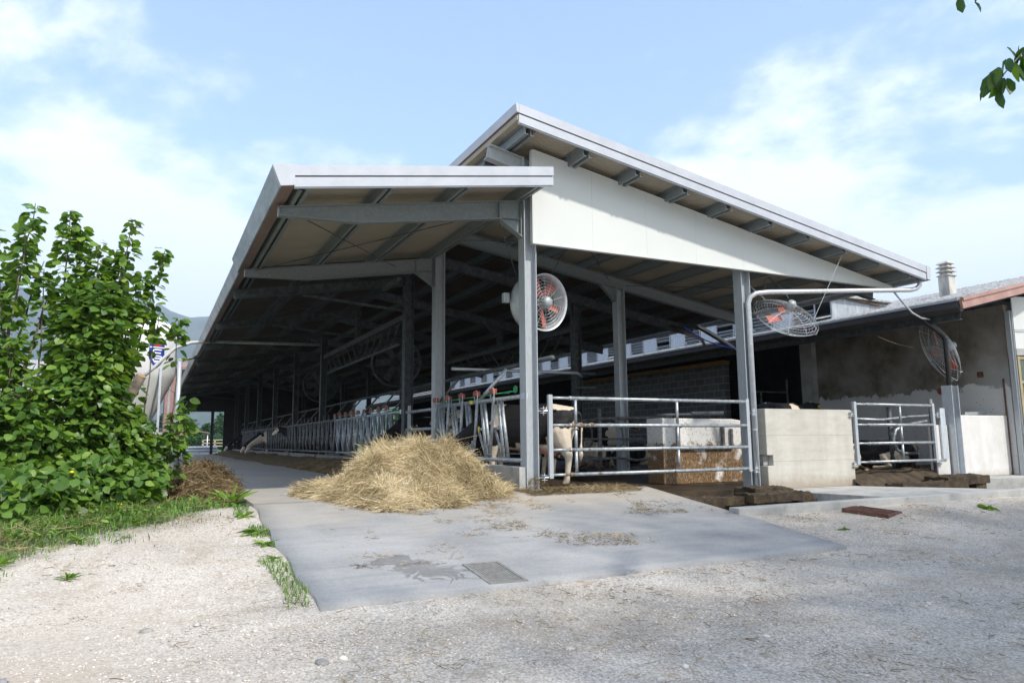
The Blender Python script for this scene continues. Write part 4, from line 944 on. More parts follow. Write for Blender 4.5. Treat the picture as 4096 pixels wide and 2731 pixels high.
mb = MB(); wires(mb, fc+fa*.17, fa, .475, .03, 14, 9, .0028); wires(mb, fc-fa*.17, fa, .475, -.02, 12, 9, .0035); mb.build('guard', galv_lit, t)
mb = MB(); fan_blades(mb, fc, fa, .46, 6, .15, .02, .1); mb.build('blade_wheel', blade, t)
mb = MB(); motor(mb, fc+fa*.10, fa, .095, .2); mb.blob(fc+fa*.05, (.08,.08,.08)); mb.build('motor', motor_m, t, smooth=True)
mb = MB(); mb.box(fc.x-.66,fc.x-.55,fc.y+.0,fc.y+.1,fc.z-.04,fc.z+.13); mb.build('switch_box', motor_m, t, bevel=.01)
mb = MB(); chain(mb, (-.42,.11,4.38), (fc.x-.42,fc.y-.08,fc.z+.30)); mb.build('chain', galv_dark, t)
mb = MB(); chain(mb, (1.30,.62,4.4), (fc.x+.22,fc.y,fc.z+.46)); mb.build('chain', galv_dark, t)
# cage fans
def cage_fan(c, ax, R, label, mdir=None, ph=.2):
    c = Vector(c); ax = Vector(ax).normalized()
    t = empty('cage_fan', tuple(c), label, 'fan')
    mb = MB(); wires(mb, c, ax, R, .0, 10, 14, .0030, bulge=lambda s_: .20*(1-s_**3)); mb.build('front_guard', galv_lit, t)
    mb = MB(); wires(mb, c, -ax, R, .0, 10, 14, .0026, bulge=lambda s_: .20*(1-s_**3)); mb.build('rear_guard', galv_lit, t)
    mb = MB(); a = ax.orthogonal().normalized(); b = ax.cross(a)
    for i in range(6):
        d = a*math.cos(i*math.pi/3)+b*math.sin(i*math.pi/3); mb.tube([c+ax*.03+d*R*1.02, c-ax*.03+d*R*1.02], .012, 6)
    mb.build('clip', galv, t)
    mb = MB(); fan_blades(mb, c, ax, R*.82, 3, .15, 0, ph); mb.build('blade_wheel', blade, t)
    mb = MB(); motor(mb, c+ax*.16, ax, .085, .22); mb.tube([c+ax*.1, c+ax*.2], .05, 12); mb.build('motor', motor_m, t, smooth=True)
    return t
f2 = cage_fan((5.92,.10,3.18), (-.12,-.66,.74), .66, 'wire cage fan with red blades tipped steeply under the roof above the cream wall')
mb = MB(); mb.tube([(6.95,-.5,4.44),(6.2,-.35,3.1)], .006, 5); chain(mb, (6.95,-.5,4.44), (6.86,-.48,4.28), 4); mb.build('hanging_wire', galv, f2)
mb = MB(); chain(mb, (4.2,.3,4.42), (5.4,.1,3.5)); mb.build('chain', galv, f2)
mb = MB(); mb.tube([(5.5,.25,3.55),(5.55,.2,3.95),(5.75,.3,4.02),(5.95,.2,3.8),(5.93,.0,3.55)], .014, 6); mb.build('cable', galv_dark, f2)
f3 = cage_fan((11.28,.48,2.80), (.80,-.62,.42), .78, 'wire cage fan with red blade above the narrow gate, partly behind the black pipe', ph=1.2)
mb = MB(); chain(mb, (9.3,.6,3.05), (10.4,.55,2.86), sag=.04); mb.build('chain', wood, f3)
mb = MB(); chain(mb, (11.55,.15,3.60), (11.35,.1,2.96), 8); mb.build('chain', galv_dark, f3)
mb = MB(); mb.tube([(10.7,.3,3.4),(10.6,.2,2.9),(10.9,.1,2.8)], .01, 6); mb.build('cable', galv_dark, f3)
def big_fan(c, R, label):
    c = Vector(c); ax = Vector((-.25,-1,-.1)).normalized(); t = empty('barn_fan', tuple(c), label, 'fan', 'large fans hanging dark inside the barn')
    mb = MB(); mb.ring(c, ax, R, .03, 36, 6); mb.ring(c-ax*.15, ax, R*.97, .02, 36, 5); mb.build('rim', galv_dark, t, smooth=True)
    mb = MB(); wires(mb, c+ax*.05, ax, R, .03, 8, 6, .005); mb.build('guard', galv_dark, t)
    mb = MB(); fan_blades(mb, c-ax*.08, ax, R*.9, 6, .2); mb.build('blade_wheel', galv_dark, t); mb = MB(); mb.tube([c+Vector((-R*.6,0,R*.75)), c+Vector((-R*.6,0,1.3))], .008, 4); mb.tube([c+Vector((R*.6,0,R*.75)), c+Vector((R*.6,0,1.4))], .008, 4); mb.build('hanger', galv_dark, t)
big_fan((.75,9.4,3.0), .68, 'large dark fan under the truss, nearer of the two'); big_fan((.7,19.5,3.1), .68, 'large dark fan deeper inside the barn, beyond the truss')

# cables and hoses
t = empty('cable_bundle', (7,4.2,3.6), 'bundle of black and white cables sagging from the barn beam to the old eave', 'cables')
mb = MB()
for i in range(7):
    o = Vector((random.uniform(-.03,.03), random.uniform(-.1,.1), random.uniform(-.03,.03)))
    mb.tube([Vector(p)+o*(1.4 if j in (1,2) else .6) for j, p in enumerate([(6.3,4.2,3.66),(6.65,4.15,3.58),(6.95,4.1,3.66),(7.2,4.1,3.62),(7.6,4.1,3.45),(8.0,4.1,3.27),(8.35,4.1,3.12),(8.6,4.1,2.98)])], .014, 5)
mb.build('black_cable', black_p, t, smooth=True)
mb = MB()
for i in range(2): mb.tube([(7.05,4.0,3.68-i*.04),(7.4,4.0,3.55-i*.04),(7.8,4.0,3.38-i*.04),(8.3,4.0,3.13-i*.03)], .016, 6)
mb.build('white_cable', galv_lit, t, smooth=True)
mb = MB(); mb.tube([(6.6,4.0,3.60),(6.9,4.0,3.43),(7.3,4.0,3.28),(7.8,4.0,3.17),(8.3,4.0,3.12)], .016, 6); mb.build('blue_cable', bluep, t, smooth=True)
mb = MB(); mb.tube([(6.85,4.3,3.50),(7.3,4.3,3.40),(7.42,4.3,3.34),(7.5,4.3,3.2)], .04, 8); mb.build('brown_pipe', brown, t, smooth=True)
mb = MB(); mb.tube([(9.0,-.1,3.92),(9.12,-.1,3.82),(9.3,-.1,3.68),(9.55,-.1,3.5),(9.85,-.1,3.40),(10.2,-.05,3.40)], .02, 8)
tag(mb.build('hose', galv_lit, smooth=True), 'grey hose curving from the barn gutter down to the old eave', 'hose')
# curved pipe leaving the alley roof towards the bush
mb = MB(); mb.tube([(-.1,16,4.27),(-2,16,4.24),(-3.7,16,4.20),(-4.3,16,4.14),(-4.8,16,3.93),(-5.1,16,3.60),(-5.4,16,3.25),(-5.75,16,2.9)], .055, 12)
tag(mb.build('curved_pipe', mat('grey_pvc', [(.42,.42,.40),(.55,.55,.53)], 5, .5), smooth=True), 'pale bent pipe curving out from under the barn eave towards the silo', 'pipe')

# ---------------------------------------------------------------- hay
hay_c = (-1.55,.42)
def crease(x, y): return max(0, 1-abs(fbm(x+3.3, y*1.15-1.7, 1.75))*6.5)
def hay_h(x, y):
    dx, dy = x+1.62, y-.62; a = math.atan2(dy, dx)
    r1 = math.hypot(dx/(1.12 if dx < 0 else 1.02), dy/(1.1 if dy < 0 else 1.0)) * (1+.12*math.sin(3*a+.5)+.07*math.sin(5*a))
    h1 = .565*max(0, 1-r1**2.8)
    dx, dy = x+1.62, y-.12; a = math.atan2(dy, dx); q_ = 1.0 if not (dx > 0 and dy < 0) else 1+.42*math.sin(2*abs(a))
    r2 = math.hypot(dx/(1.6 if dx < 0 else 1.42), dy/(1.12 if dy < 0 else 1.5)) * q_ * (1+.07*math.sin(4*a+1)+.06*math.sin(7*a+2))
    h2 = .40*max(0, 1-r2**1.7)
    h = max(h1, h2) + .35*min(h1, h2)*(1 if h1 < .5 else .5/h1*1.0)
    h = min(h, .76)
    h *= 1 + .22*fbm(x, y, 1.3) + .20*fbm(x, y, 3.1) + .08*fbm(x, y, 7)
    h -= .17*math.exp(-(((x+2.15)/.30)**2+((y+.28)/.22)**2)) * (h > .2)
    h += .10*math.exp(-(((x+2.2)/.35)**2+((y-.05)/.18)**2)) * (h > .1)
    h -= .13*math.exp(-(((x+1.25)/.42)**2+((y+.42)/.14)**2)) * (h > .2)
    h -= .09*crease(x, y)*min(1, h*3)
    skirt = .035*max(0, 1.10-r2)*10*(.5+.5*fbm(x, y, 3)) if r2 < 1.10 else 0
    toe = .10*max(0, 1-((x+2.78)/.58)**2)*max(0, 1-((y-.85)/.6)**2)
    return max(h, min(.04, skirt), toe, 0)
def strands(pts_h, n, x0, x1, y0, y1, lmin, lmax, w, amp, seed, wild=.5, lift=.01, clamp=None, zoff=0):
    g = np.random.default_rng(seed); V = np.zeros((n*8, 3), np.float32); T = np.zeros(n*8, np.float32); c = 0
    while c < n:
        x = g.uniform(x0, x1); y = g.uniform(y0, y1)
        if clamp and not clamp(x, y): continue
        z = pts_h(x, y)
        if z is None or z < .004: continue
        e = .03; zx = (pts_h(x+e, y) or z)-z; zy = (pts_h(x, y+e) or z)-z
        nrm = Vector((-zx/e, -zy/e, 1)).normalized()
        ang = 5.0*fbm(x, y, 1.1) + 2.2*fbm(x+7, y, 3.1) + g.normal()*wild
        d = Vector((math.cos(ang), math.sin(ang), 0)); d = (d - nrm*d.dot(nrm)).normalized()
        L_ = g.uniform(lmin, lmax); s = nrm.cross(d)
        p0 = Vector((x, y, z - zoff + g.uniform(-.01, lift))); bend = g.normal()*amp; up = abs(g.normal())*.12*L_ if g.random() < .7 else g.uniform(.2,.6)*L_
        tt = min(1, max(0, .52 + .26*g.normal() + .45*fbm(x+3, y, 1.6) - (.28*crease(x, y) if seed == 3 else 0)))  # strands in the creases painted darker, as shade
        ww = w*g.uniform(.6, 1.3); sd_ = (s*math.cos(1.0*g.normal()) + nrm*math.sin(g.normal())).normalized()
        for k in range(4):
            f = k/3 - .5; q = p0 + d*(f*L_) + s*(bend*(f*f)*4*L_) + nrm*(up*(k/3)**1.5 + .004)
            V[c*8+2*k] = q - sd_*ww*.5; V[c*8+2*k+1] = q + sd_*ww*.5
            T[c*8+2*k:c*8+2*k+2] = tt
        c += 1
    b = np.arange(n)[:, None]*8
    F = np.concatenate([b+np.array([[2*k, 2*k+1, 2*k+3, 2*k+2]]) for k in range(3)])
    return V, F, T
def heap_mass(hf, x0, x1, y0, y1, n, m_, name, parent=None, zb=-.02):
    V = []
    for j in range(n+1):
        for i in range(n+1):
            x = x0+(x1-x0)*i/n; y = y0+(y1-y0)*j/n; h = hf(x, y)
            V.append((x, y, h-.03 + (.02*fbm(x, y, 9) if h > .05 else -.06)))
    w_ = n+1; F = [(j*w_+i, j*w_+i+1, (j+1)*w_+i+1, (j+1)*w_+i) for j in range(n) for i in range(n)]
    return npmesh(name, V, F, m_, parent, smooth=True)
hay_z = lambda x, y: hay_h(x, y) + (.1*y if y < 0 else 0)
t = empty('hay_pile', (hay_c[0], hay_c[1], 0), 'big loose heap of golden hay in front of the nearest feed barrier', 'hay pile')
heap_mass(lambda x, y: hay_z(x, y), -3.7, -.10, -1.9, 2.7, 110, hayb, 'hay_mass', t)
okh = lambda x, y: x < -.16
V, F, T = strands(lambda x, y: (hay_z(x, y)+1 if hay_h(x, y) > .012 else None), 85000, -3.7, -.16, -1.9, 2.7, .12, .34, .0036, .42, 3, .62, .045, okh, 1)
npmesh('loose_strands', V, F, haym, t, T)
# strand scatter on the ramp
def chaff(x, y):
    f = fbm(x, y, .9) + .6*fbm(x+9, y*2.2, 2.4) ; d = math.hypot(x+1.4, (y+1.6))
    return (1+.1*min(y,0)+.008) if f + .5*random.random() > .52 + .10*max(0, d-.6) else None
V, F, T = strands(chaff, 3000, -3.6, 2.0, -3.6, .25, .02, .11, .004, .2, 5, 1.4, .003, None, 1)
scat = (V, F, T)
tag(npmesh('scattered_straw', V, F, oldhay, None, T), kind='stuff')
V, F, T = strands(lambda x, y: 1+.1*min(y,0)+.01+.16*max(0,1-((x-.16)/.16)**2)*max(0,1-((y+.0)/.14)**2), 4200, -.15, 1.9, -.45, .12, .04, .14, .004, .3, 6, 1.2, .03, None, 1)
tag(npmesh('straw_litter', V, F, oldhay, None, T), kind='stuff')
def litter(x, y):
    if (-4.15 < x < 2.2 and y > -4.45) or (x > 1.9 and y > -2.55): 
        return None
    edge = abs(y+4.55) < .12 and -4.1 < x < 1.9
    if not edge and fbm(x, y, 1.3) + .7*random.random() < .62: return None
    return 1 + gz(x, y) + .02*fbm(x, y, .7) + .008
V, F, T = strands(litter, 4500, -8.5, 8.5, -8.6, -.5, .02, .10, .0045, .4, 12, 1.5, .006, None, 1)
tag(npmesh('dry_litter', V, F, oldhay, None, T), kind='stuff')
# silage strip along the kerb
def sil(x, y):
    if y < 2.0: return 0
    w = 1.35 + .18*fbm(x*.2, y, .35) - .25*max(0, (20-y))/20
    u = (-.12 - x)/w
    if u < 0 or u > 1.1: return 0
    return max(0, (.26+.07*fbm(x, y, .6))*(1-u**1.6)*(1 if y > 4 else (y-2)/2) + .03*fbm(x, y, 4))
V = []; nx = 26; yl = list(np.arange(2.0, 47, .14))
for y in yl:
    for i in range(nx+1):
        x = -1.75+1.64*i/nx; h = sil(x, y); V.append((x, y, h-.004 if h > .004 else -.03))
w_ = nx+1; F = [(j*w_+i, j*w_+i+1, (j+1)*w_+i+1, (j+1)*w_+i) for j in range(len(yl)-1) for i in range(nx)]
tag(npmesh('silage', V, F, silagem, smooth=True), kind='stuff')
V, F, T = strands(lambda x, y: sil(x, y) or None, 16000, -1.7, -.14, 2.3, 14, .05, .16, .005, .3, 8, 1.3, .02)
tag(npmesh('silage_strands', V, F, oldhay, None, T), kind='stuff')
# small old heap at the left edge of the alley
sh = (-4.62, 2.55)
gl = lambda x, y: gz(x, y)
def sh_h(x, y):
    r = math.hypot((x-sh[0])/.75, (y-sh[1])/.85); 
    return gl(x, y) + max(0, 1-r*r)*.62*(1+.15*fbm(x, y, 2.5)) if r < 1 else None
t = empty('old_hay_heap', (sh[0], sh[1], -.1), 'small grey-brown heap of old hay on the grass at the left edge of the alley', 'hay pile')
heap_mass(lambda x, y: (sh_h(x, y) or gl(x, y)-.05)+.02, sh[0]-.8, sh[0]+.8, sh[1]-.9, sh[1]+.9, 40, oldhayb, 'hay_mass', t)
V, F, T = strands(sh_h, 9000, sh[0]-.8, sh[0]+.8, sh[1]-.9, sh[1]+.9, .12, .35, .007, .4, 9, .8, .04)
npmesh('loose_strands', V, F, oldhay, t, T)

# ---------------------------------------------------------------- cows
def cow_mesh(name, head, lying=False, coatf=None, voxel=.017):
    mb = MB(); L0 = -.74 if lying else 0
    def loft(secs, seg=18):       # (center, rx(side), rz(up), axis)
        vs = []; k = len(secs)
        for c, ry, rz, ax in secs:
            c = Vector(c); ax = Vector(ax).normalized(); s = Vector((0,0,1)).cross(ax); s = s.normalized() if s.length > .01 else Vector((0,1,0)); u = ax.cross(s)
            for j in range(seg):
                tt = 2*math.pi*j/seg; cs, sn = math.cos(tt), math.sin(tt)
                cs = math.copysign(abs(cs)**.85, cs); sn = math.copysign(abs(sn)**.85, sn)
                vs.append(c + s*ry*cs + u*rz*sn)
        fs = [(i*seg+j, i*seg+(j+1)%seg, (i+1)*seg+(j+1)%seg, (i+1)*seg+j) for i in range(k-1) for j in range(seg)] + [tuple(range(seg))[::-1], tuple(range((k-1)*seg, k*seg))]
        mb.add(vs, fs)
    X = (1,0,0); z = lambda v: v+L0
    loft([((-.88,0,z(1.20)),.08,.09,X),((-.82,0,z(1.16)),.19,.19,X),((-.66,0,z(1.12)),.26,.27,X),((-.45,0,z(1.09)),.285,.32,X),((-.2,0,z(1.03)),.33,.385,X),((.1,0,z(1.01)),.35,.41,X),((.38,0,z(1.03)),.30,.385,X),((.6,0,z(1.07)),.24,.335,X),((.78,0,z(1.12)),.19,.27,X),((.92,0,z(1.16)),.12,.19,X)])
    for s in (-1, 1):      # hip bones and spine ridge give the bony dairy look
        mb.blob((-.50, s*.22, z(1.33)), (.09,.06,.05)); mb.blob((-.82, s*.12, z(1.26)), (.06,.04,.05))
    mb.tube([(-.85,0,z(1.335)),(-.4,0,z(1.41)),(.2,0,z(1.40)),(.62,0,z(1.41)),(.8,0,z(1.36))], [.03,.04,.035,.05,.04], 8)
    poll, face = head
    poll = Vector(poll) + Vector((0,0,L0 if lying else 0)); face = Vector(face).normalized()
    n0 = Vector((.72,0,z(1.14))); nd_ = (poll-n0)
    loft([(n0,.16,.25,nd_),(n0+nd_*.3,.125,.20,nd_),(n0+nd_*.65,.10,.155,nd_),(poll-nd_.normalized()*.03,.09,.12,nd_)], 14)
    hl = .50
    loft([(poll-face*.06,.075,.085,face),(poll+face*.03,.105,.115,face),(poll+face*.14,.115,.125,face),(poll+face*.26,.085,.105,face),(poll+face*.38,.068,.082,face),(poll+face*.46,.078,.078,face),(poll+face*.51,.06,.055,face)], 14)
    side = Vector((0,0,1)).cross(face); side = side.normalized() if side.length > .05 else Vector((0,1,0)); upf = face.cross(side)
    for s in (-1, 1):
        e0 = poll + side*s*.09 + upf*.03; e1 = e0 + side*s*.19 + face*.0 - upf*.01
        mb.tube([e0, e0.lerp(e1,.35), e0.lerp(e1,.7), e1], [.028,.055,.05,.012], 8, sy=.4)
    if not lying:
        for s in (-1, 1):
            st = .03*s
            mb.tube([(.62,s*.13,1.02),(.60,s*.165,.78),(.62+st,s*.155,.52),(.635+st,s*.15,.42),(.62+st,s*.15,.34),(.625+st,s*.15,.17),(.64+st,s*.15,.10),(.67+st,s*.15,.02)], [.15,.115,.068,.058,.042,.038,.045,.062], 12)
            st = -.035*s
            mb.tube([(-.56,s*.14,1.12),(-.57,s*.165,.93),(-.60+st,s*.175,.76),(-.67+st,s*.17,.60),(-.71+st,s*.165,.49),(-.70+st,s*.16,.38),(-.68+st,s*.16,.19),(-.67+st,s*.16,.11),(-.63+st,s*.16,.02)], [.22,.225,.175,.105,.072,.056,.048,.056,.068], 12)
        mb.blob((-.38,0,.67), (.22,.15,.15)); 
        for sx in (-.46,-.3):
            for s in (-1,1): mb.tube([(sx,s*.07,.58),(sx,s*.07,.48)], [.022,.014], 8)
        mb.tube([(-.86,0,1.30),(-.93,0,1.24),(-.955,.0,1.05),(-.94,.01,.75),(-.93,.02,.62),(-.93,.02,.52),(-.93,.02,.42)], [.035,.03,.022,.018,.035,.045,.012], 8)
    else:
        mb.blob((0,.05,.26), (.72,.40,.26), seg=16)
        mb.tube([(.60,.2,.32),(.86,.26,.14),(.62,.24,.07),(.5,.24,.06)], [.12,.075,.05,.05], 10)
        mb.tube([(.58,-.22,.28),(.82,-.30,.10),(1.05,-.30,.06),(1.12,-.3,.06)], [.11,.065,.045,.05], 10)
        mb.tube([(-.55,.2,.34),(-.28,.38,.26),(-.50,.50,.09),(-.22,.54,.06),(-.1,.55,.06)], [.2,.15,.06,.045,.05], 10)
        mb.tube([(-.55,-.2,.30),(-.2,-.36,.18),(-.5,-.42,.07),(-.7,-.42,.06)], [.19,.13,.055,.05], 10)
        mb.blob((-.55,-.12,.14), (.2,.2,.13)); mb.tube([(-.86,0,.56),(-.95,.1,.3),(-.9,.28,.08),(-.7,.45,.04)], [.035,.025,.02,.03], 8)
    me = bpy.data.meshes.new(name+'_src'); me.from_pydata(mb.v, [], mb.f); me.update()
    o = bpy.data.objects.new(name+'_src', me); COL.objects.link(o)
    r = o.modifiers.new('r', 'REMESH'); r.mode = 'VOXEL'; r.voxel_size = voxel
    sm = o.modifiers.new('s', 'SMOOTH'); sm.iterations = 5; sm.factor = .6
    dg = bpy.context.evaluated_depsgraph_get(); dg.update()
    m2 = bpy.data.meshes.new_from_object(o.evaluated_get(dg)); m2.name = name
    bpy.data.objects.remove(o); bpy.data.meshes.remove(me)
    m2.polygons.foreach_set('use_smooth', [True]*len(m2.polygons))
    m2.materials.clear(); m2.materials.append(coat)
    n = len(m2.vertices); co = np.zeros(n*3, np.float32); m2.vertices.foreach_get('co', co); co = co.reshape(-1, 3)
    ca = m2.color_attributes.new('coat', 'FLOAT_COLOR', 'POINT'); cc = np.ones((n, 4), np.float32)
    BK = (.012,.011,.012); WH = (.66,.58,.47); PK = (.55,.30,.24); HF = (.13,.085,.05)
    for i in range(n):
        x, y, zz = co[i]; v = coatf(x, y, zz - L0, noise)
        if v == 2: c_ = PK
        elif v == 3: c_ = HF
        else: c_ = WH if v else BK
        cc[i, :3] = c_
    ca.data.foreach_set('color', cc.ravel())
    return m2, poll, face, side, upf
def mk_coat(seed, thr=.0, legs=.5, blaze=True, extra=None):
    def f(x, y, z, nz):
        if z < .05 and not f.lying: return 3
        if x > -.6 and x < -.18 and abs(y) < .14 and z < .66 and z > .45: return 2
        if z < legs + .08*nz.noise(Vector((x*6, y*6, seed))): return True
        if extra is not None:
            e = extra(x, y, z, nz)
            if e is not None: return e
        v = nz.noise(Vector((x*1.7+seed*7.3, y*1.7+seed, z*1.5))) + .25*nz.noise(Vector((x*5+seed, y*5, z*5)))
        return v > thr
    f.lying = False
    return f
def cow(mesh_data, name_label, loc, rz, scale=1.0, tags=True, group='dairy cows', eartag=yellow):
    m2, poll, face, side, upf = mesh_data
    o = bpy.data.objects.new('cow', m2); COL.objects.link(o); o.location = loc; o.rotation_euler = (0,0,rz); o.scale = (scale,)*3
    tag(o, name_label, 'cow', group); o['org'] = (0,0,0)
    for s in (-1, 1):
        mb = MB(); mb.blob(poll + face*.16 + side*s*.105 + upf*.045, (.022,.022,.022), seg=10, rings=6); mb.build('eye', eyem, o, smooth=True)
        if tags:
            mb = MB(); c = poll + side*s*.21 + face*.045 - upf*.01; mb.bar(c-upf*.035, c+upf*.035, .055, .006, face); mb.build('ear_tag', eartag, o)
    mb = MB(); mb.blob(poll+face*.49, (.055,.06,.045), seg=12, rings=8); mb.build('muzzle', pinkskin, o, smooth=True)
    return o
HU = ((1.30,0,1.40), (1,0,-.45)); HD = ((1.42,0,.74), (.55,0,-.85)); HM = ((1.38,0,1.12), (.8,0,-.6)); HT = ((1.22,-.18,1.42), (.45,-.8,-.5))
def exA(x, y, z, nz):       # white hindquarters below the hip, black back, white rump strip
    if x < -.35: 
        if z > 1.33 + .05*nz.noise(Vector((x*9,y*9,0))): return True
        return z < 1.02 + .16*nz.noise(Vector((x*5,y*5,2))) - .5*max(0, x+.62)
    w = .10*nz.noise(Vector((x*6,y*6,z*6)))
    if .42+w < x < .66+w and z > 1.05+w: return True
    return z < .70+w
MA = cow_mesh('cow_body_a', HD, coatf=mk_coat(1, .1, .5, extra=exA))
MU = cow_mesh('cow_body_b', HU, coatf=mk_coat(2.3, .22, .45, extra=lambda x,y,z,nz: (True if (x > 1.25 and abs(y) < .05) else None)))
MT = cow_mesh('cow_body_c', HT, coatf=mk_coat(4.1, .28, .45, extra=lambda x,y,z,nz: (True if (x > 1.28 and y < -.22) else None)))
MD = cow_mesh('cow_body_d', HD, coatf=mk_coat(6.2, .3, .4, extra=lambda x,y,z,nz: (True if (x > 1.5 and z < .62) else None)))
MD2 = cow_mesh('cow_body_e', HD, coatf=mk_coat(8.2, -.1, .5, extra=lambda x,y,z,nz: (True if x > 1.35 else None)))
def lyc(seed, thr, legs, extra=None): f = mk_coat(seed, thr, legs, extra=extra); f.lying = True; return f
ML1 = cow_mesh('lying_cow_a', HU, True, lyc(3.3, -.08, .3)); ML2 = cow_mesh('lying_cow_b', HM, True, lyc(5.1, .28, .78)); ML3 = cow_mesh('lying_cow_c', HU, True, lyc(9.4, .45, .72))
R_ = math.radians
cow(MA, 'black and white cow behind the front column, white hind leg in the gate', (.86,1.54,-.02), R_(137), 1.02, group=None)
cow(MT, 'black cow with raised head and yellow ear tags behind the nearest barrier', (1.78,3.75,-.03), R_(178), 1.0)
cow(MU, 'black cow standing behind the short two-rail section', (2.35,5.6,-.03), R_(165), 1.03)
cow(MD, 'black cow reaching its neck down through the second barrier, just left of the hay top', (.98,7.15,-.03), R_(182), 1.0)
cow(MT, 'cow with white-blazed head lifted through the barrier halfway down the alley', (.95,23.0,-.03), R_(184), 1.0)
cow(MD2, 'white-faced cow lowering its head to the feed, beyond the one with its head lifted', (.7,29.5,-.03), R_(178), 1.0)
cow(MD, 'black-headed cow beside the white-faced one, far down the alley', (.7,31.6,-.03), R_(180), 1.0)
cow(MD, 'farthest black cow with its head down at the end of the feed strip', (.65,41,-.03), R_(180), 1.0)
cow(ML1, 'spotted white cow lying in the cubicle between the gate uprights', (5.3,6.3,.02), R_(62), 1.0, group='cows lying in the cubicles')
cow(ML2, 'cow lying in the cubicle next to the concrete trough, pale flank outward', (6.9,6.9,.02), R_(80), 1.0, group='cows lying in the cubicles')
cow(MU, 'black cow standing in the dark behind the concrete trough', (6.9,8.6,-.1), R_(10), 1.0)
cow(MU, 'dark cow whose back shows above the cream concrete wall', (8.7,3.1,.13), R_(8), 1.07)
cow(ML2, 'cow lying behind the narrow gate at its left, pale leg stretched outward', (8.95,1.75,.02), R_(66), 1.0, group='cows lying behind the narrow gate')
cow(ML3, 'black cow lying behind the narrow gate at its right, closest to the short post', (10.6,1.75,.02), R_(98), 1.0, group='cows lying behind the narrow gate')
cow(ML3, 'black cow lying with raised head deepest behind the narrow gate', (9.9,3.5,.05), R_(-8), 1.05, group='cows lying behind the narrow gate')

# ---------------------------------------------------------------- grates in the ground
def grate(cx, cy, cz, sx, sy, rz, m_, label, slope=0, n=16):
    t = empty('drain_grate', (cx,cy,cz), label, 'drain grate', rz=rz)
    mb = MB(); M_ = Matrix.Translation((cx,cy,cz))
    fr = .03; h = .02
    for a, b in (((-sx,-sy),(sx,-sy+fr)), ((-sx,sy-fr),(sx,sy)), ((-sx,-sy+fr),(-sx+fr,sy-fr)), ((sx-fr,-sy+fr),(sx,sy-fr))): mb.box(a[0],b[0],a[1],b[1],-.03,h, M_)
    mb.build('frame', m_, t)
    mb = MB()
    for i in range(n):
        x = -sx+fr+(2*sx-2*fr)*(i+.5)/n; mb.box(x-sx*.38/n,x+sx*.38/n,-sy+fr,sy-fr,-.02,h-.004, M_)
        
    for j in range(int(n*sy/sx)):
        yy = -sy+fr+(2*sy-2*fr)*(j+.5)/int(n*sy/sx); mb.box(-sx+fr,sx-fr,yy-sy*.3/n,yy+sy*.3/n,-.018,h-.007, M_)
    mb.build('grid', m_, t)
    mb = MB(); mb.box(-sx,sx,-sy,sy,-.035,-.031, M_); mb.build('sump', dark, t)
    t.rotation_euler = (math.atan(slope), 0, rz)
    return t
grate(-2.46,-4.07,-.417,.185,.34,-.03, mat('worn_iron', [(.22,.21,.19),(.33,.32,.29)], 14, .7, .3), 'square cast iron drain grate set in the ramp beside the wet splash', slope=.1, n=11)
grate(4.28,-2.82,-.292,.32,.32,.35, rust, 'rusty square iron cover lying on the gravel in front of the kerb', slope=.09, n=14)

# ---------------------------------------------------------------- hazel shrubs
def leaves(points, dirs, sizes, tones, g, droop=.35, ratio=.86):
    n = len(points); P = np.array(points); D = np.array(dirs)
    D /= np.linalg.norm(D, axis=1)[:, None]+1e-9
    U = np.array([0,0,1.0]) + g.normal(0, .5, (n, 3)); U -= D*(np.sum(U*D, 1)[:, None]); U /= np.linalg.norm(U, axis=1)[:, None]
    Sd = np.cross(U, D); ts = [0, .32, .70, 1.0]; ws = [.12, .46, .40, .03]; V = np.zeros((n, 12, 3)); fold = g.uniform(-.05, .22, n)[:, None]; cv = g.uniform(.05, droop, n)[:, None]; sz = np.array(sizes)[:, None]
    for k, (tt, ww) in enumerate(zip(ts, ws)):
        mid = P + D*sz*tt - U*sz*cv*tt*tt
        V[:, k*3+1] = mid
        wob = 1+g.uniform(-.12, .12, (n, 1))
        V[:, k*3] = mid - Sd*sz*ww*ratio*wob + U*sz*fold*ww; V[:, k*3+2] = mid + Sd*sz*ww*ratio*wob + U*sz*fold*ww
    b = np.arange(n)[:, None]*12; F = []
    for k in range(3):
        for j in range(2): F.append(b+np.array([[k*3+j, k*3+j+1, k*3+j+4, k*3+j+3]]))
    return V.reshape(-1, 3), np.concatenate(F), np.repeat(np.array(tones), 12)
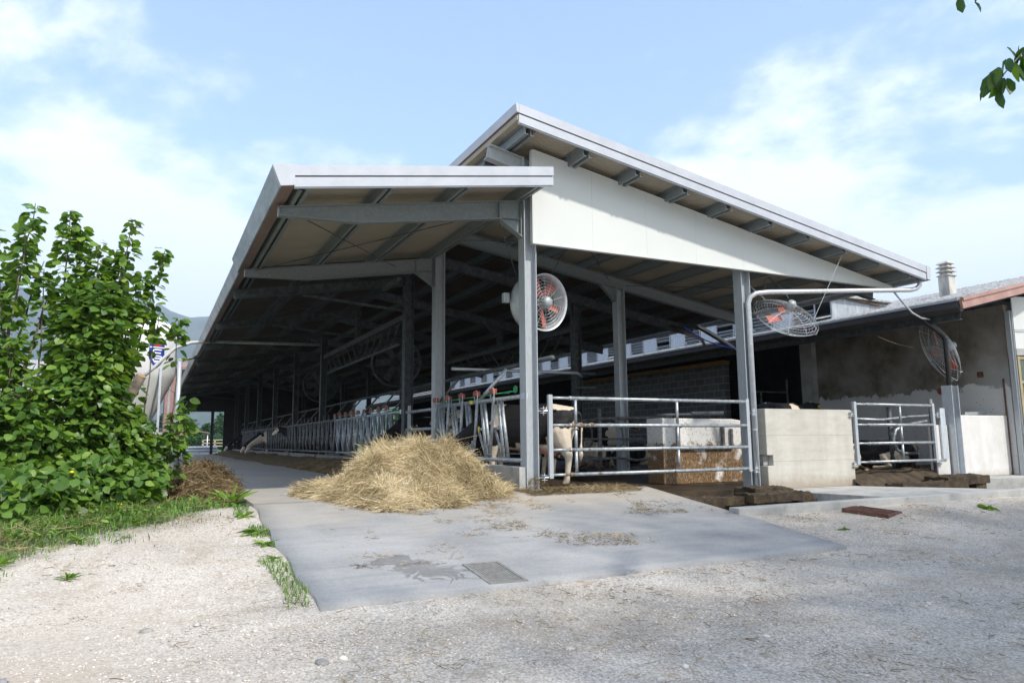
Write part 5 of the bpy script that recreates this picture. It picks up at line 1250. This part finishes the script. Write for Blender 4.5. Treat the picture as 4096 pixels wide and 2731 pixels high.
def shrub(label, base, shoots, seed, fill=None, name='hazel_shrub', dens=1.0, lsize=(.085,.16)):
    g = np.random.default_rng(seed); t = empty(name, base, label, 'shrub', 'hazel shrubs at the left')
    mb = MB(); P = []; D = []; S_ = []; T = []
    def addleaf(p, d, tone=0):
        P.append(p); D.append(d); S_.append(g.uniform(*lsize)); T.append(min(1, max(0, .45+.2*g.normal()+tone)))
    for sh_ in shoots:
        tip, r0, spread = sh_[:3]; f0 = sh_[3] if len(sh_) > 3 else .08; tip = Vector(tip); b = Vector(base) + Vector((g.uniform(-.35,.35)+ (tip.x-base[0])*.25, g.uniform(-.3,.3), 0))
        mid = b.lerp(tip, .5) + Vector((g.uniform(-.12,.12), g.uniform(-.15,.15), .25*(1 if tip.z > 1.5 else .8)))
        pts = []
        for i in range(15):
            f = i/14; p = b*(1-f)**2 + mid*2*f*(1-f) + tip*f*f + Vector((g.normal(),g.normal(),0))*.012
            pts.append(p)
        mb.tube(pts, [r0*(1-.85*i/14)+.002 for i in range(15)], 6)
        Ln = (tip-b).length; nl = int(Ln*92*dens*spread*(1.08-f0))
        for i in range(nl):
            f = g.beta(1.4, 1.0)*(1-f0)+f0; k = min(13, int(f*14)); p = pts[k].lerp(pts[k+1], f*14-k)
            R = spread*(.40*(1-f)**.7+.06) ; a = g.uniform(0, 2*math.pi); rr = R*math.sqrt(g.uniform(.05, 1))
            o = Vector((math.cos(a)*rr, math.sin(a)*rr, g.uniform(-.1,.12)*spread))
            d = Vector((math.cos(a), math.sin(a), g.uniform(-.75, .15))) + Vector((g.normal(),g.normal(),0))*.35
            addleaf(p+o, d, .10*(f-.5))
        if Ln > 1.5:
            for i in range(int(9*spread)):   # side twigs
                k = g.integers(3, 13); a = g.uniform(0, 6.28); q = pts[k] + Vector((math.cos(a), math.sin(a), .5))*.32*spread
                mb.tube([pts[k], pts[k].lerp(q,.5)+Vector((0,0,.03)), q], [.006,.004,.002], 4)
    for c, rad, n in (fill or []):
        for i in range(n):
            v = Vector((g.normal(),g.normal(),g.normal())).normalized(); s = g.uniform(.55, 1.0)**.6
            s *= 1 + .16*noise.noise(Vector(v)*3+Vector((seed,0,0)))
            p = Vector((c[0]+v.x*rad[0]*s, c[1]+v.y*rad[1]*s, max(gz(c[0],c[1])+.03, c[2]+v.z*rad[2]*s)))
            addleaf(p, Vector((v.x*1.0, v.y*1.0, g.uniform(-.7,.1)))+Vector((g.normal(),g.normal(),0))*.5)
    mb.build('stems', bark, t, smooth=True)
    V, F, T2 = leaves(P, D, S_, T, g); npmesh('foliage', V, F, leafm, t, T2, smooth=False)
    return t, len(P)
b1_ = (-7.1,1.3,gz(-7.1,1.3)); b2_ = (-6.25,1.9,gz(-6.25,1.9)); b3_ = (-5.55,1.9,gz(-5.55,1.9))
shrub('hazel shrub at the left photo edge with bare stems showing in its middle', b1_,
      [((-7.0,1.7,4.22),.022,.62),((-7.1,1.9,3.95),.02,.5),((-7.42,1.7,3.7),.02,.7),((-7.75,1.6,3.9),.02,.7),((-6.85,1.8,3.3),.02,.5),((-7.6,1.4,2.6),.016,.8),((-7.0,1.2,2.2),.016,.8),((-8.1,1.8,3.2),.02,.9),((-6.8,1.1,1.6),.014,.9),((-7.3,.9,1.5),.014,.9),((-6.9,2.2,3.5),.03,.05),((-6.75,1.9,3.1),.03,.05),((-7.2,2.0,3.4),.025,.05)],
      11, fill=[((-7.1,1.0,.55),(.95,.75,.85),1100),((-6.75,.0,.12),(.85,.75,.5),850),((-7.7,1.2,1.5),(.6,.6,1.0),600)])
shrub('tallest dense hazel shrub, filling the middle of the shrubs with several pointed tops', b2_,
      [((-6.58,1.8,4.18),.024,.75),((-6.45,1.9,3.95),.022,.85),((-6.2,1.8,3.7),.022,.95),((-5.75,1.8,4.15),.022,.62),((-5.95,1.9,3.7),.022,.95),((-5.32,1.8,3.72),.02,.6),((-5.55,1.8,3.3),.02,.85),((-6.5,1.6,3.0),.02,.9),((-6.05,1.5,2.9),.018,1.0),((-6.35,1.3,2.2),.016,1.0),((-6.0,1.2,1.9),.016,1.0),((-6.3,2.1,3.3),.02,1.0),((-5.9,2.0,3.2),.02,1.0)],
      12, fill=[((-6.15,1.7,2.3),(.52,.5,.95),900),((-6.32,1.5,1.1),(.72,.7,.95),1500),((-5.95,.7,.22),(.8,.75,.5),950)])
t3, _ = shrub('low spreading hazel shrub with a sawn stump, reaching towards the alley', b3_,
      [((-5.06,1.8,2.66),.016,.6,.74),((-5.35,1.8,2.75),.016,.45,.8),((-4.88,1.8,1.42),.014,.7),((-4.9,1.7,1.15),.014,.8),((-5.0,1.7,.85),.014,.7),((-5.3,1.4,1.0),.014,.9),((-5.6,1.5,1.3),.016,.8)],
      13, fill=[((-5.72,1.6,.75),(.40,.6,.5),850),((-5.72,1.3,.15),(.5,.5,.35),700)])
mb = MB(); mb.tube([(-5.95,1.9,.3),(-5.85,1.85,.9),(-5.72,1.75,1.35),(-5.52,1.6,1.78)], [.10,.085,.075,.07], 12)
mb.build('sawn_stump', bark, t3, smooth=True)
mb = MB(); c = Vector((-5.52,1.6,1.78)); d = Vector((.2,-.15,.43)).normalized(); mb.tube([c, c+d*.004], .068, 12); mb.build('cut_face', mat('cut_wood', [(.35,.20,.10),(.45,.28,.15)], 12, .8), t3)

# ---------------------------------------------------------------- grass, weeds
def grass_patch(n, regionf, seed, hmin, hmax, wid, name, x0, x1, y0, y1):
    g = np.random.default_rng(seed); V = np.zeros((n*6, 3), np.float32); T = np.zeros(n*6, np.float32); c = 0
    while c < n:
        x = g.uniform(x0, x1); y = g.uniform(y0, y1); d = regionf(x, y)
        if d <= 0 or g.random() > d: continue
        h = g.uniform(hmin, hmax)*(.5+.5*d)*(1+.5*fbm(x, y, 1.6)); a = g.uniform(0, 6.28); l = g.uniform(.1, .7)*h
        z = gz(x, y); dx, dy = math.cos(a), math.sin(a); tt = min(1, max(0, .5+.25*g.normal()+.2*fbm(x, y, .8)))
        w = wid*g.uniform(.6, 1.4)
        for k, (f, ww) in enumerate(((0, 1), (.55, .75), (1, .08))):
            p = np.array([x+dx*l*f*f, y+dy*l*f*f, z-.01+h*f*(1-.15*f)])
            V[c*6+2*k] = p + np.array([-dy, dx, 0])*w*ww*.5; V[c*6+2*k+1] = p - np.array([-dy, dx, 0])*w*ww*.5
        T[c*6:c*6+6] = tt; c += 1
    b = np.arange(n)[:, None]*6; F = np.concatenate([b+np.array([[0,1,3,2]]), b+np.array([[2,3,5,4]])])
    tag(npmesh(name, V, F, grassm, None, T), kind='stuff')
def verge(x, y):            # strip along the shrubs, ragged towards the track
    e = -2.30 + 1.17*(x+6.47) + .30*fbm(x, y, .9) + .18*fbm(x, y, 3)   # lower bound in y
    e = min(e, 1.7+.2*fbm(x, y, 2))
    if x > -4.25: return 0
    d = y - e
    if d < 0: return max(0, .10+.5*fbm(x, y, 1.4)) * max(0, 1+d*1.3) 
    return min(1, .35+d*1.2)
grass_patch(46000, verge, 21, .04, .17, .008, 'grass', -9.0, -4.15, -5.2, 3.5)
grass_patch(6000, lambda x, y: .8, 22, .15, .45, .016, 'long_grass', -14, -4.3, 4.5, 16)
grass_patch(1500, lambda x, y: 1 if abs(x+4.24-.04*math.sin(y*3)) < .10+.05*fbm(x,y,2) and (-4.4 < y < -2.9 or -1.9 < y < -1.3 or -.6 < y < .1) else 0, 23, .03, .09, .007, 'edge_grass', -4.5, -4.1, -4.5, .3)
# meadow beyond
def weed(x, y, s_, n, lab, grp, wide=.22, zo=0, up=.5):
    g = np.random.default_rng(int(abs(x*1000+y*77))); P = []; D = []; S2 = []; T = []
    for i in range(n):
        a = g.uniform(0, 6.28); P.append((x+g.normal()*.015, y+g.normal()*.015, gz(x, y)+zo+.01)); D.append((math.cos(a), math.sin(a), g.uniform(.1, 1.6)*up)); S2.append(s_*g.uniform(.6, 1.15)); T.append(min(1,max(0,.55+.15*g.normal())))
    V, F, T2 = leaves(P, D, S2, T, g, droop=.7, ratio=wide); o = npmesh('weed', V, F, leafm, None, T2); tag(o, lab, 'weed', grp); return o
GE = 'weeds along the left edge of the concrete ramp'
weed(-4.3,.75,.34,30,'largest broad-bladed weed clump, at the top of the ramp beside the old hay heap',GE,.26,up=1.1); weed(-4.55,.85,.26,20,'broad-bladed weed clump on the grass just left of the largest one',GE,.26,up=1.0)
weed(-4.28,-.75,.13,22,'small yellow-green weed at the curved upper edge of the ramp',GE,.4)
weed(-4.22,-1.7,.24,18,'spreading dark weed with long leaves halfway down the ramp edge',GE,.2,up=.3)
weed(-4.22,-2.25,.16,14,'small sprawling weed just below the spreading dark one',GE,.25,up=.3); weed(-4.2,-2.85,.12,10,'sparse thin weed above the dense grass tuft at the ramp edge',GE,.2,up=.3)
GT = 'weeds scattered on the pale gravel track'
for (x, y, s_, n, l) in [(-5.35,-.75,.12,16,'grass-like tuft on the pale track nearest the verge'),(-5.95,-1.55,.14,20,'upright tuft on the pale track in front of the shrubs'),(-5.9,-3.0,.12,16,'flat weed lowest on the pale track'),(-6.5,-2.35,.16,20,'flat dark weed near the left photo edge on the track')]: weed(x, y, s_, n, l, GT, .22, up=.5)
weed(6.6,-3.1,.16,26,'bright green flat weed on the gravel to the right of the rusty cover',None,.35,up=.3); weed(2.7,-3.6,.09,20,'small green weed by the right edge of the ramp',None,.3,up=.4)
def verge_weeds():
    g = np.random.default_rng(61); P = []; D = []; S2 = []; T = []
    while len(P) < 3600:
        x = g.uniform(-8.5, -4.3); y = g.uniform(-4, 3); d = verge(x, y)
        if d < .15 or fbm(x, y, 2.1) < .02: continue
        for k in range(5):
            a = g.uniform(0, 6.28); P.append((x+g.normal()*.04, y+g.normal()*.04, gz(x, y)+g.uniform(.01, .16)*d)); D.append((math.cos(a), math.sin(a), g.uniform(-.2, 1.0))); S2.append(g.uniform(.03, .085)); T.append(min(1, max(0, .5+.25*g.normal())))
    V, F, T2 = leaves(P, D, S2, T, g, ratio=.5); tag(npmesh('verge_weeds', V, F, leafm, None, T2), kind='stuff')
verge_weeds()
V, F, T = strands(lambda x, y: (1+gz(x, y)+.03) if verge(x, y) > .05 and fbm(x, y, 1.7) > .05 else None, 2500, -8.5, -4.3, -4, 2.5, .08, .25, .004, .3, 14, 1.5, .06, None, 1)
tag(npmesh('dry_stems', V, F, oldhay, None, T), kind='stuff')
# yellow flowers
for i, (x, y, z) in enumerate([(-6.75,-.1,.55),(-6.2,.1,.5),(-5.65,-.2,.12)]):
    t = empty('yellow_flower', (x,y,gz(x,y)), ['yellow flower on a tall stem farthest left in front of the shrubs','yellow flower on a tall stem to the right of its taller twin','low yellow flower in the grass verge'][i], 'flower', 'yellow flowers in the verge')
    mb = MB(); mb.tube([(x,y,gz(x,y)),(x+.02,y,gz(x,y)+z*.6),(x+.01,y,gz(x,y)+z)], .004, 5); mb.build('stem', leafm, t)
    mb = MB(); mb.blob((x+.01,y,gz(x,y)+z), (.028,.028,.018), seg=10, rings=5); mb.build('bloom', yellow, t)

# ---------------------------------------------------------------- left yard: silo, pole, cabin, tools
t = empty('feed_silo', (-6.35,25,-.5), 'white feed silo with blue shield emblem standing behind the shrubs', 'silo')
cxs, cys, RS = -5.98, 25.0, 1.43
def lathe(mb, prof, cx, cy, seg=48):
    vs = []; k = len(prof)
    for r, z in prof:
        for j in range(seg): a = 2*math.pi*j/seg; vs.append((cx+r*math.cos(a), cy+r*math.sin(a), z))
    mb.add(vs, [(i*seg+j, i*seg+(j+1)%seg, (i+1)*seg+(j+1)%seg, (i+1)*seg+j) for i in range(k-1) for j in range(seg)])
mb = MB(); lathe(mb, [(.25,1.2),(.5,1.6),(1.36,3.55),(RS,3.8),(RS,5.5),(RS-.08,5.78),(RS-.35,6.05),(.7,6.35),(.25,6.42),(.0,6.43)], cxs, cys); mb.build('tank', tankm, t, smooth=True)
mb = MB()
for a in (.6,2.2,3.7,5.3): mb.bar((cxs+1.5*math.cos(a),cys+1.5*math.sin(a),-.5),(cxs+1.5*math.cos(a),cys+1.5*math.sin(a),4.0),.09,.09,(1,0,0))
mb.build('leg_frame', galv_lit, t)
mb = MB(); lathe(mb, [(.32,6.4),(.32,6.52),(.28,6.56),(0,6.57)], cxs-.1, cys, 20); mb.tube([(cxs+.3,cys,6.4),(cxs+.45,cys,6.9),(cxs+.5,cys,6.98)], .03, 8); mb.build('lid', tankm, t)
EMB = -63
def on_cyl(u, v, off):      # u metres along the wall from emblem centre, v height
    u *= .74; a = math.radians(EMB) + u/RS; r = RS+off; return (cxs+r*math.cos(a), cys+r*math.sin(a), 4.50+(v-4.62)*.82)
def emblem():
    zc = 4.62; hw = .46; H_ = .66
    def half(v):      # shield half width at height
        q = (v-zc)/H_
        return hw*(1 if q > .1 else max(0, 1-((.1-q)/1.1)**2.2)) * (1-.06*max(0, q)) if q < .92 else hw*.94*max(0,(1.12-q)/.2)
    V = []; rows, cols = 26, 14
    for j in range(rows+1):
        v = zc-H_ + 2*H_*j/rows*.98; h = max(.004, half(v))
        for i in range(cols+1): V.append(on_cyl(-h+2*h*i/cols, v, .012))
    w_ = cols+1; F = [(j*w_+i, j*w_+i+1, (j+1)*w_+i+1, (j+1)*w_+i) for j in range(rows) for i in range(cols)]
    o = npmesh('emblem', V, F, blue, t)
    def stroke(pts, w, m_=whitem):
        V = []; F = []
        # densify
        P2 = []
        for a, b in zip(pts[:-1], pts[1:]):
            for k in range(6): P2.append((a[0]+(b[0]-a[0])*k/6, a[1]+(b[1]-a[1])*k/6))
        P2.append(pts[-1])
        for i, p in enumerate(P2):
            q = P2[min(i+1, len(P2)-1)]; r = P2[max(i-1, 0)]; dx, dy = q[0]-r[0], q[1]-r[1]; l = math.hypot(dx, dy) or 1; nx, ny = -dy/l*w/2, dx/l*w/2
            V += [on_cyl(p[0]+nx, zc+p[1]+ny, .02), on_cyl(p[0]-nx, zc+p[1]-ny, .02)]
        F = [(2*i, 2*i+2, 2*i+3, 2*i+1) for i in range(len(P2)-1)]
        me = npmesh('emblem_stroke', V, F, m_, o); return me
    stroke([(-.42,.42),(.42,.42)], .05)
    stroke([(.26,.30),(-.1,.30),(-.2,.27),(-.24,.21),(-.2,.15),(-.1,.13),(.22,.13)], .065)
    stroke([(-.24,.21),(-.24,.05),(-.2,-.01),(-.1,-.03),(.22,-.03)], .065)
    stroke([(.22,-.03),(.27,-.08),(.22,-.15),(-.16,-.15),(-.22,-.22),(-.16,-.29),(.16,-.29),(.2,-.24),(.2,-.15)], .06)
    stroke([(-.16,-.36),(.12,-.36)], .05)
    stroke([(-.22,.53),(.22,.53)], .09, redm)
emblem()
# tall steel pole beside the silo
mb = MB(); mb.tube([(-4.82,8.3,-.35),(-4.84,8.3,2.76)], .05, 12); tag(mb.build('steel_pole', galv_lit, smooth=True), 'tall bright steel pole standing between the shrubs and the alley', 'pole')
mb = MB(); mb.tube([(-4.95,13,3.1),(-4.6,13,3.25),(-4.2,13,3.35)], .05, 8); tag(mb.build('eave_pipe', pipe_dirty_shaded, smooth=True), 'short dark pipe running from behind the pole to the barn eave', 'pipe')
t = empty('site_cabin', (-5.7,12.5,-.35), 'small cream cabin with a teal panel half hidden behind the shrubs', 'cabin')
mb = MB(); mb.box(-5.42,-4.78,12.1,14,-.33,1.0); mb.build('cabin_wall', creamc, t)
mb = MB(); mb.box(-6.6,-5.47,12.0,12.08,-.2,.75); mb.build('teal_panel', teal, t)
mb = MB(); mb.box(-5.46,-5.42,11.98,12.1,-.3,1.0); mb.box(-6.6,-5.47,11.98,12.0,-.25,-.2); mb.build('frame', galv_lit, t)
mb = MB(); mb.prism([(-6.8,11.7,1.08),(-4.7,11.7,1.02),(-4.7,14.3,1.02),(-6.8,14.3,1.08)], (0,0,.07)); mb.build('cabin_roof', tilem, t)
mb = MB(); mb.bar((-4.62,9.4,-.33),(-4.95,9.7,1.55),.06,.04); tag(mb.build('wooden_pole', wood), 'weathered wooden stake leaning against the cabin', 'stake')
mb = MB(); mb.bar((-4.45,9.2,-.33),(-4.62,9.5,.62),.09,.05); tag(mb.build('plank', wood), 'short dark plank leaning beside the stake', 'plank')
t = empty('leaning_pipe', (-4.3,9.2,-.33), 'grey pipe leaning with its open end up beside the dark plank', 'pipe')
mb = MB(); mb.tube([(-4.28,9.2,-.3),(-4.55,9.6,.55)], .06, 12); mb.build('pipe', pipe_m, t, smooth=True)
mb = MB(); mb.tube([(-4.555,9.605,.56),(-4.557,9.607,.563)], .048, 12); mb.build('opening', rust, t)
# far sheds and things
t = empty('farm_shed', (-14,60,-.5), 'long low farm shed with pale wall behind the shrubs', 'shed')
mb = MB(); mb.box(-30,-9,58,66,-.5,6.2); mb.build('wall', farwall, t); mb = MB(); mb.prism([(-30.5,57.4,6.15),(-8.6,57.4,6.15),(-8.6,57.4,6.3),(-30.5,57.4,6.3)],(0,4.7,1.6)); mb.build('roof', tilem, t)
mb = MB(); mb.box(-29,-12,57.94,58.0,.2,3.4); mb.build('opening', dark, t)  # flat dark panel drawn for the shade inside the opening
t = empty('red_barn', (-5,66,-.5), 'distant reddish-roofed barn glimpsed between the silo pole and the eave', 'barn')
mb = MB(); mb.box(-4.4,-2.45,70,80,-.5,8.2); mb.build('wall', farred, t); mb = MB(); mb.prism([(-4.6,69.5,8.2),(-2.3,69.5,8.2),(-2.3,69.5,8.45),(-4.6,69.5,8.45)],(0,5,1.0)); mb.build('roof', farred, t)
t = empty('carport', (-1.8,58,-.5), 'small open lean-to roof at the far end of the alley', 'shelter')
mb = MB(); mb.prism([(-4.4,56,2.25),(-1.0,56,1.62),(-1.0,56,1.70),(-4.4,56,2.33)],(0,4,0)); mb.build('roof', brown, t); mb = MB(); mb.tube([(-1.15,56.2,-.4),(-1.15,56.2,1.6)], .05, 8); mb.build('post', galv_lit, t, smooth=True)
t = empty('stacked_pipes', (-2,52,-.4), 'stack of silvery pipes lying across the far end of the alley', 'pipe stack')
mb = MB()
for z in (.12,.34,.56):
    mb = MB(); mb.tube([(-4.6,53,z-.1),(-.6,53,z-.1)], .11, 12); mb.build('pipe', galv_lit, t, smooth=True)
t = empty('pallet', (-.4,62,-.4), 'wooden pallet stack with crates beyond the far end of the alley', 'pallets')
mb = MB()
for k in range(3): mb.box(-1.2,1.0,62,63,.5+k*.28,.58+k*.28)
for x in (-1.2,-.2,.9): mb.box(x,x+.12,62,63,-.4,1.1)
mb.build('boards', mat('pale_wood', [(.36,.30,.22),(.5,.43,.33)], 4, .9), t)
# tree line, bushes
def treeline(name, x0, x1, y, zbase, h, n, seed, m_, size=(.5,1.1), dy=8):
    g = np.random.default_rng(seed); P = []; D = []; S2 = []; T = []
    for i in range(n):
        x = g.uniform(x0, x1); top = h*(.62+.38*noise.noise(Vector((x*.12, seed, 0)))+.2*noise.noise(Vector((x*.5, seed, 3))))
        u = g.random()**.7; P.append((x, y+g.uniform(-dy, dy)*(1-.4*u), zbase+top*u)); a = g.uniform(0, 6.28); D.append((math.cos(a), math.sin(a)-.6, g.uniform(-.5,.6))); S2.append(g.uniform(*size)); T.append(min(1,max(0,.35+.15*g.normal())))
    V, F, T2 = leaves(P, D, S2, T, g); tag(npmesh(name, V, F, m_, None, T2), kind='stuff')
treeline('distant_trees', -45, 60, 150, -.5, 11, 26000, 31, leafd, (.4,.8)); treeline('hedge', -30, 12, 95, -.5, 3.6, 14000, 33, leafd, (.15,.35), 3)

# hills with woods and pastures, fading in the haze
V = []; na, nr_ = 150, 34
for j in range(nr_+1):
    r = 1600 + 2700*j/nr_
    for i in range(na+1):
        a = math.radians(-62+95*i/na); x = CAM.x+r*math.sin(a); y = CAM.y+r*math.cos(a)
        f = min(1, (r-1600)/1900); h = 650*f**1.25*(1+.13*noise.fractal(Vector((x*.0011, y*.0011, 1)), 1, 2, 6)) + 45*f*noise.fractal(Vector((x*.004, y*.004, 5)), 1, 2, 5)
        h *= 1-.25*max(0,(r-3600)/700); h *= 1 - .10*math.exp(-((math.degrees(a)+3)/8)**2)
        V.append((x, y, -2+h))
w_ = na+1; tag(npmesh('hills', V, [(j*w_+i, j*w_+i+1, (j+1)*w_+i+1, (j+1)*w_+i) for j in range(nr_) for i in range(na)], hillm, smooth=True), kind='structure')

# ---------------------------------------------------------------- overhanging tree out to the right (its crown shades the yard)
def big_tree():
    g = np.random.default_rng(44); base_ = (8.5,-13.5,gz(8.5,-13.5)); t = empty('shade_tree', base_, 'tree whose dark green leafy twigs hang into the top right corner', 'tree')
    mb = MB(); c = Vector(base_)
    mb.tube([c, c+Vector((0,0,1.5)), c+Vector((-.2,.1,3.2)), c+Vector((-.6,.3,5)), c+Vector((-1,.2,8))], [.34,.27,.22,.15,.04], 12)
    P = []; D = []; S2 = []; T = []
    limbs = []
    for i in range(26):
        a = g.uniform(0, 6.28); z = g.uniform(2.6, 6.0); L_ = g.uniform(3, 6.2)*(1-.05*z)
        p0 = c+Vector((-.3,.2,z)); p1 = p0+Vector((math.cos(a)*L_, math.sin(a)*L_, g.uniform(.8,3.0))); 
        if in_view(p1, .14) or in_view(p0.lerp(p1,.5), .14): continue
        mb.tube([p0, p0.lerp(p1,.5)+Vector((0,0,.4)), p1], [.09,.05,.015], 6); limbs.append((p0, p1))
    lst = [(Vector((3.6+g.normal()*1.3, -12.2+g.normal()*1.0, 6.0+g.normal()*.8))) for i in range(34)] + [Vector((g.uniform(-1.3,3.0), g.uniform(-15.2,-10.4), 6.4+g.normal()*.6)) for i in range(30)] + [Vector((g.uniform(2,9), g.uniform(-12.5,-7.6), 6.6+g.normal()*.6)) for i in range(34)] + [Vector((6.5+g.normal()*1.6,-10.8+g.normal()*1.2,6.2+g.normal()*.9)) for i in range(22)] + [Vector((9.5+g.normal()*1.8,-10.5+g.normal()*1.4,6.5+g.normal()*.9)) for i in range(18)] + [Vector((2.0+g.normal()*1.3,-14.3+g.normal()*1.1,6.3+g.normal()*.8)) for i in range(20)] + [Vector((6+g.normal()*2.2,-14+g.normal()*1.6,7.4+g.normal()*.9)) for i in range(22)] + [p1 for _, p1 in limbs]
    for q in lst:
        if in_view(q, .12): continue
        s0 = c+Vector((-.4,.2,4.2)); mb.tube([s0, s0.lerp(q,.5)+Vector((0,0,.35)), q], [.05,.03,.01], 5)
        for k in range(80):
            p = q + Vector((g.normal()*.75, g.normal()*.7, g.normal()*.4))
            if in_view(p, .03): continue
            P.append(p); a = g.uniform(0, 6.28); D.append((math.cos(a), math.sin(a), g.uniform(-.9,.1))); S2.append(g.uniform(.12,.2)); T.append(min(1,max(0,.4+.2*g.normal())))
    # hanging twigs seen in the corner
    def twig(pts, n, ls, spread):
        pts = [Vector(p) for p in pts]; mb.tube(pts, [.010]+[.005]*(len(pts)-1), 5)
        for i in range(n):
            f = (i+.5)/n*(len(pts)-1); k = min(len(pts)-2, int(f)); p = pts[k].lerp(pts[k+1], f-k)
            a = g.uniform(0, 6.28); P.append(p+Vector((g.normal(),g.normal(),g.normal()))*spread); D.append((math.cos(a)*.6, math.sin(a)*.6, -1.0)); S2.append(ls*g.uniform(.8,1.2)); T.append(min(1,max(0,.45+.2*g.normal())))
    twig([(.75,-7.95,4.6),(.35,-7.78,3.95),(.06,-7.66,3.52),(-.13,-7.60,3.32),(-.26,-7.55,3.16)], 44, .14, .045)
    twig([(.7,-7.8,4.3),(.3,-7.72,3.72),(.12,-7.70,3.5)], 7, .11, .03)
    twig([(.5,-7.5,4.7),(.2,-7.35,4.24),(.03,-7.28,4.06)], 9, .10, .03); twig([(.3,-7.5,4.7),(.02,-7.35,4.28),(-.09,-7.3,4.07)], 6, .10, .03)
    s0 = c+Vector((-.4,.2,4.2))
    for q in ((.75,-7.95,4.6),(.7,-7.8,4.3),(.5,-7.5,4.7),(.3,-7.5,4.7)):
        q = Vector(q); mb.tube([s0, s0.lerp(q,.6)+Vector((1.2,-.6,.5)), q], [.04,.025,.008], 5)
    mb.build('trunk', bark, t, smooth=True)
    V, F, T2 = leaves(P, D, S2, T, g, ratio=.55); npmesh('crown', V, F, leafd, t, T2)
big_tree()

# ---------------------------------------------------------------- air
hz_ = MB(); hz_.box(-5200, 5200, -1500, 5600, -6, 980)
hm = bpy.data.materials.new('haze'); hm.use_nodes = True; hn = hm.node_tree.nodes; hn.remove(hn['Principled BSDF'])
pv = hn.new('ShaderNodeVolumePrincipled'); pv.inputs['Color'].default_value = (.66,.80,1,1); pv.inputs['Density'].default_value = .00024; pv.inputs['Anisotropy'].default_value = .0
hm.node_tree.links.new(pv.outputs[0], hn['Material Output'].inputs['Volume'])
tag(hz_.build('haze', hm), kind='stuff')
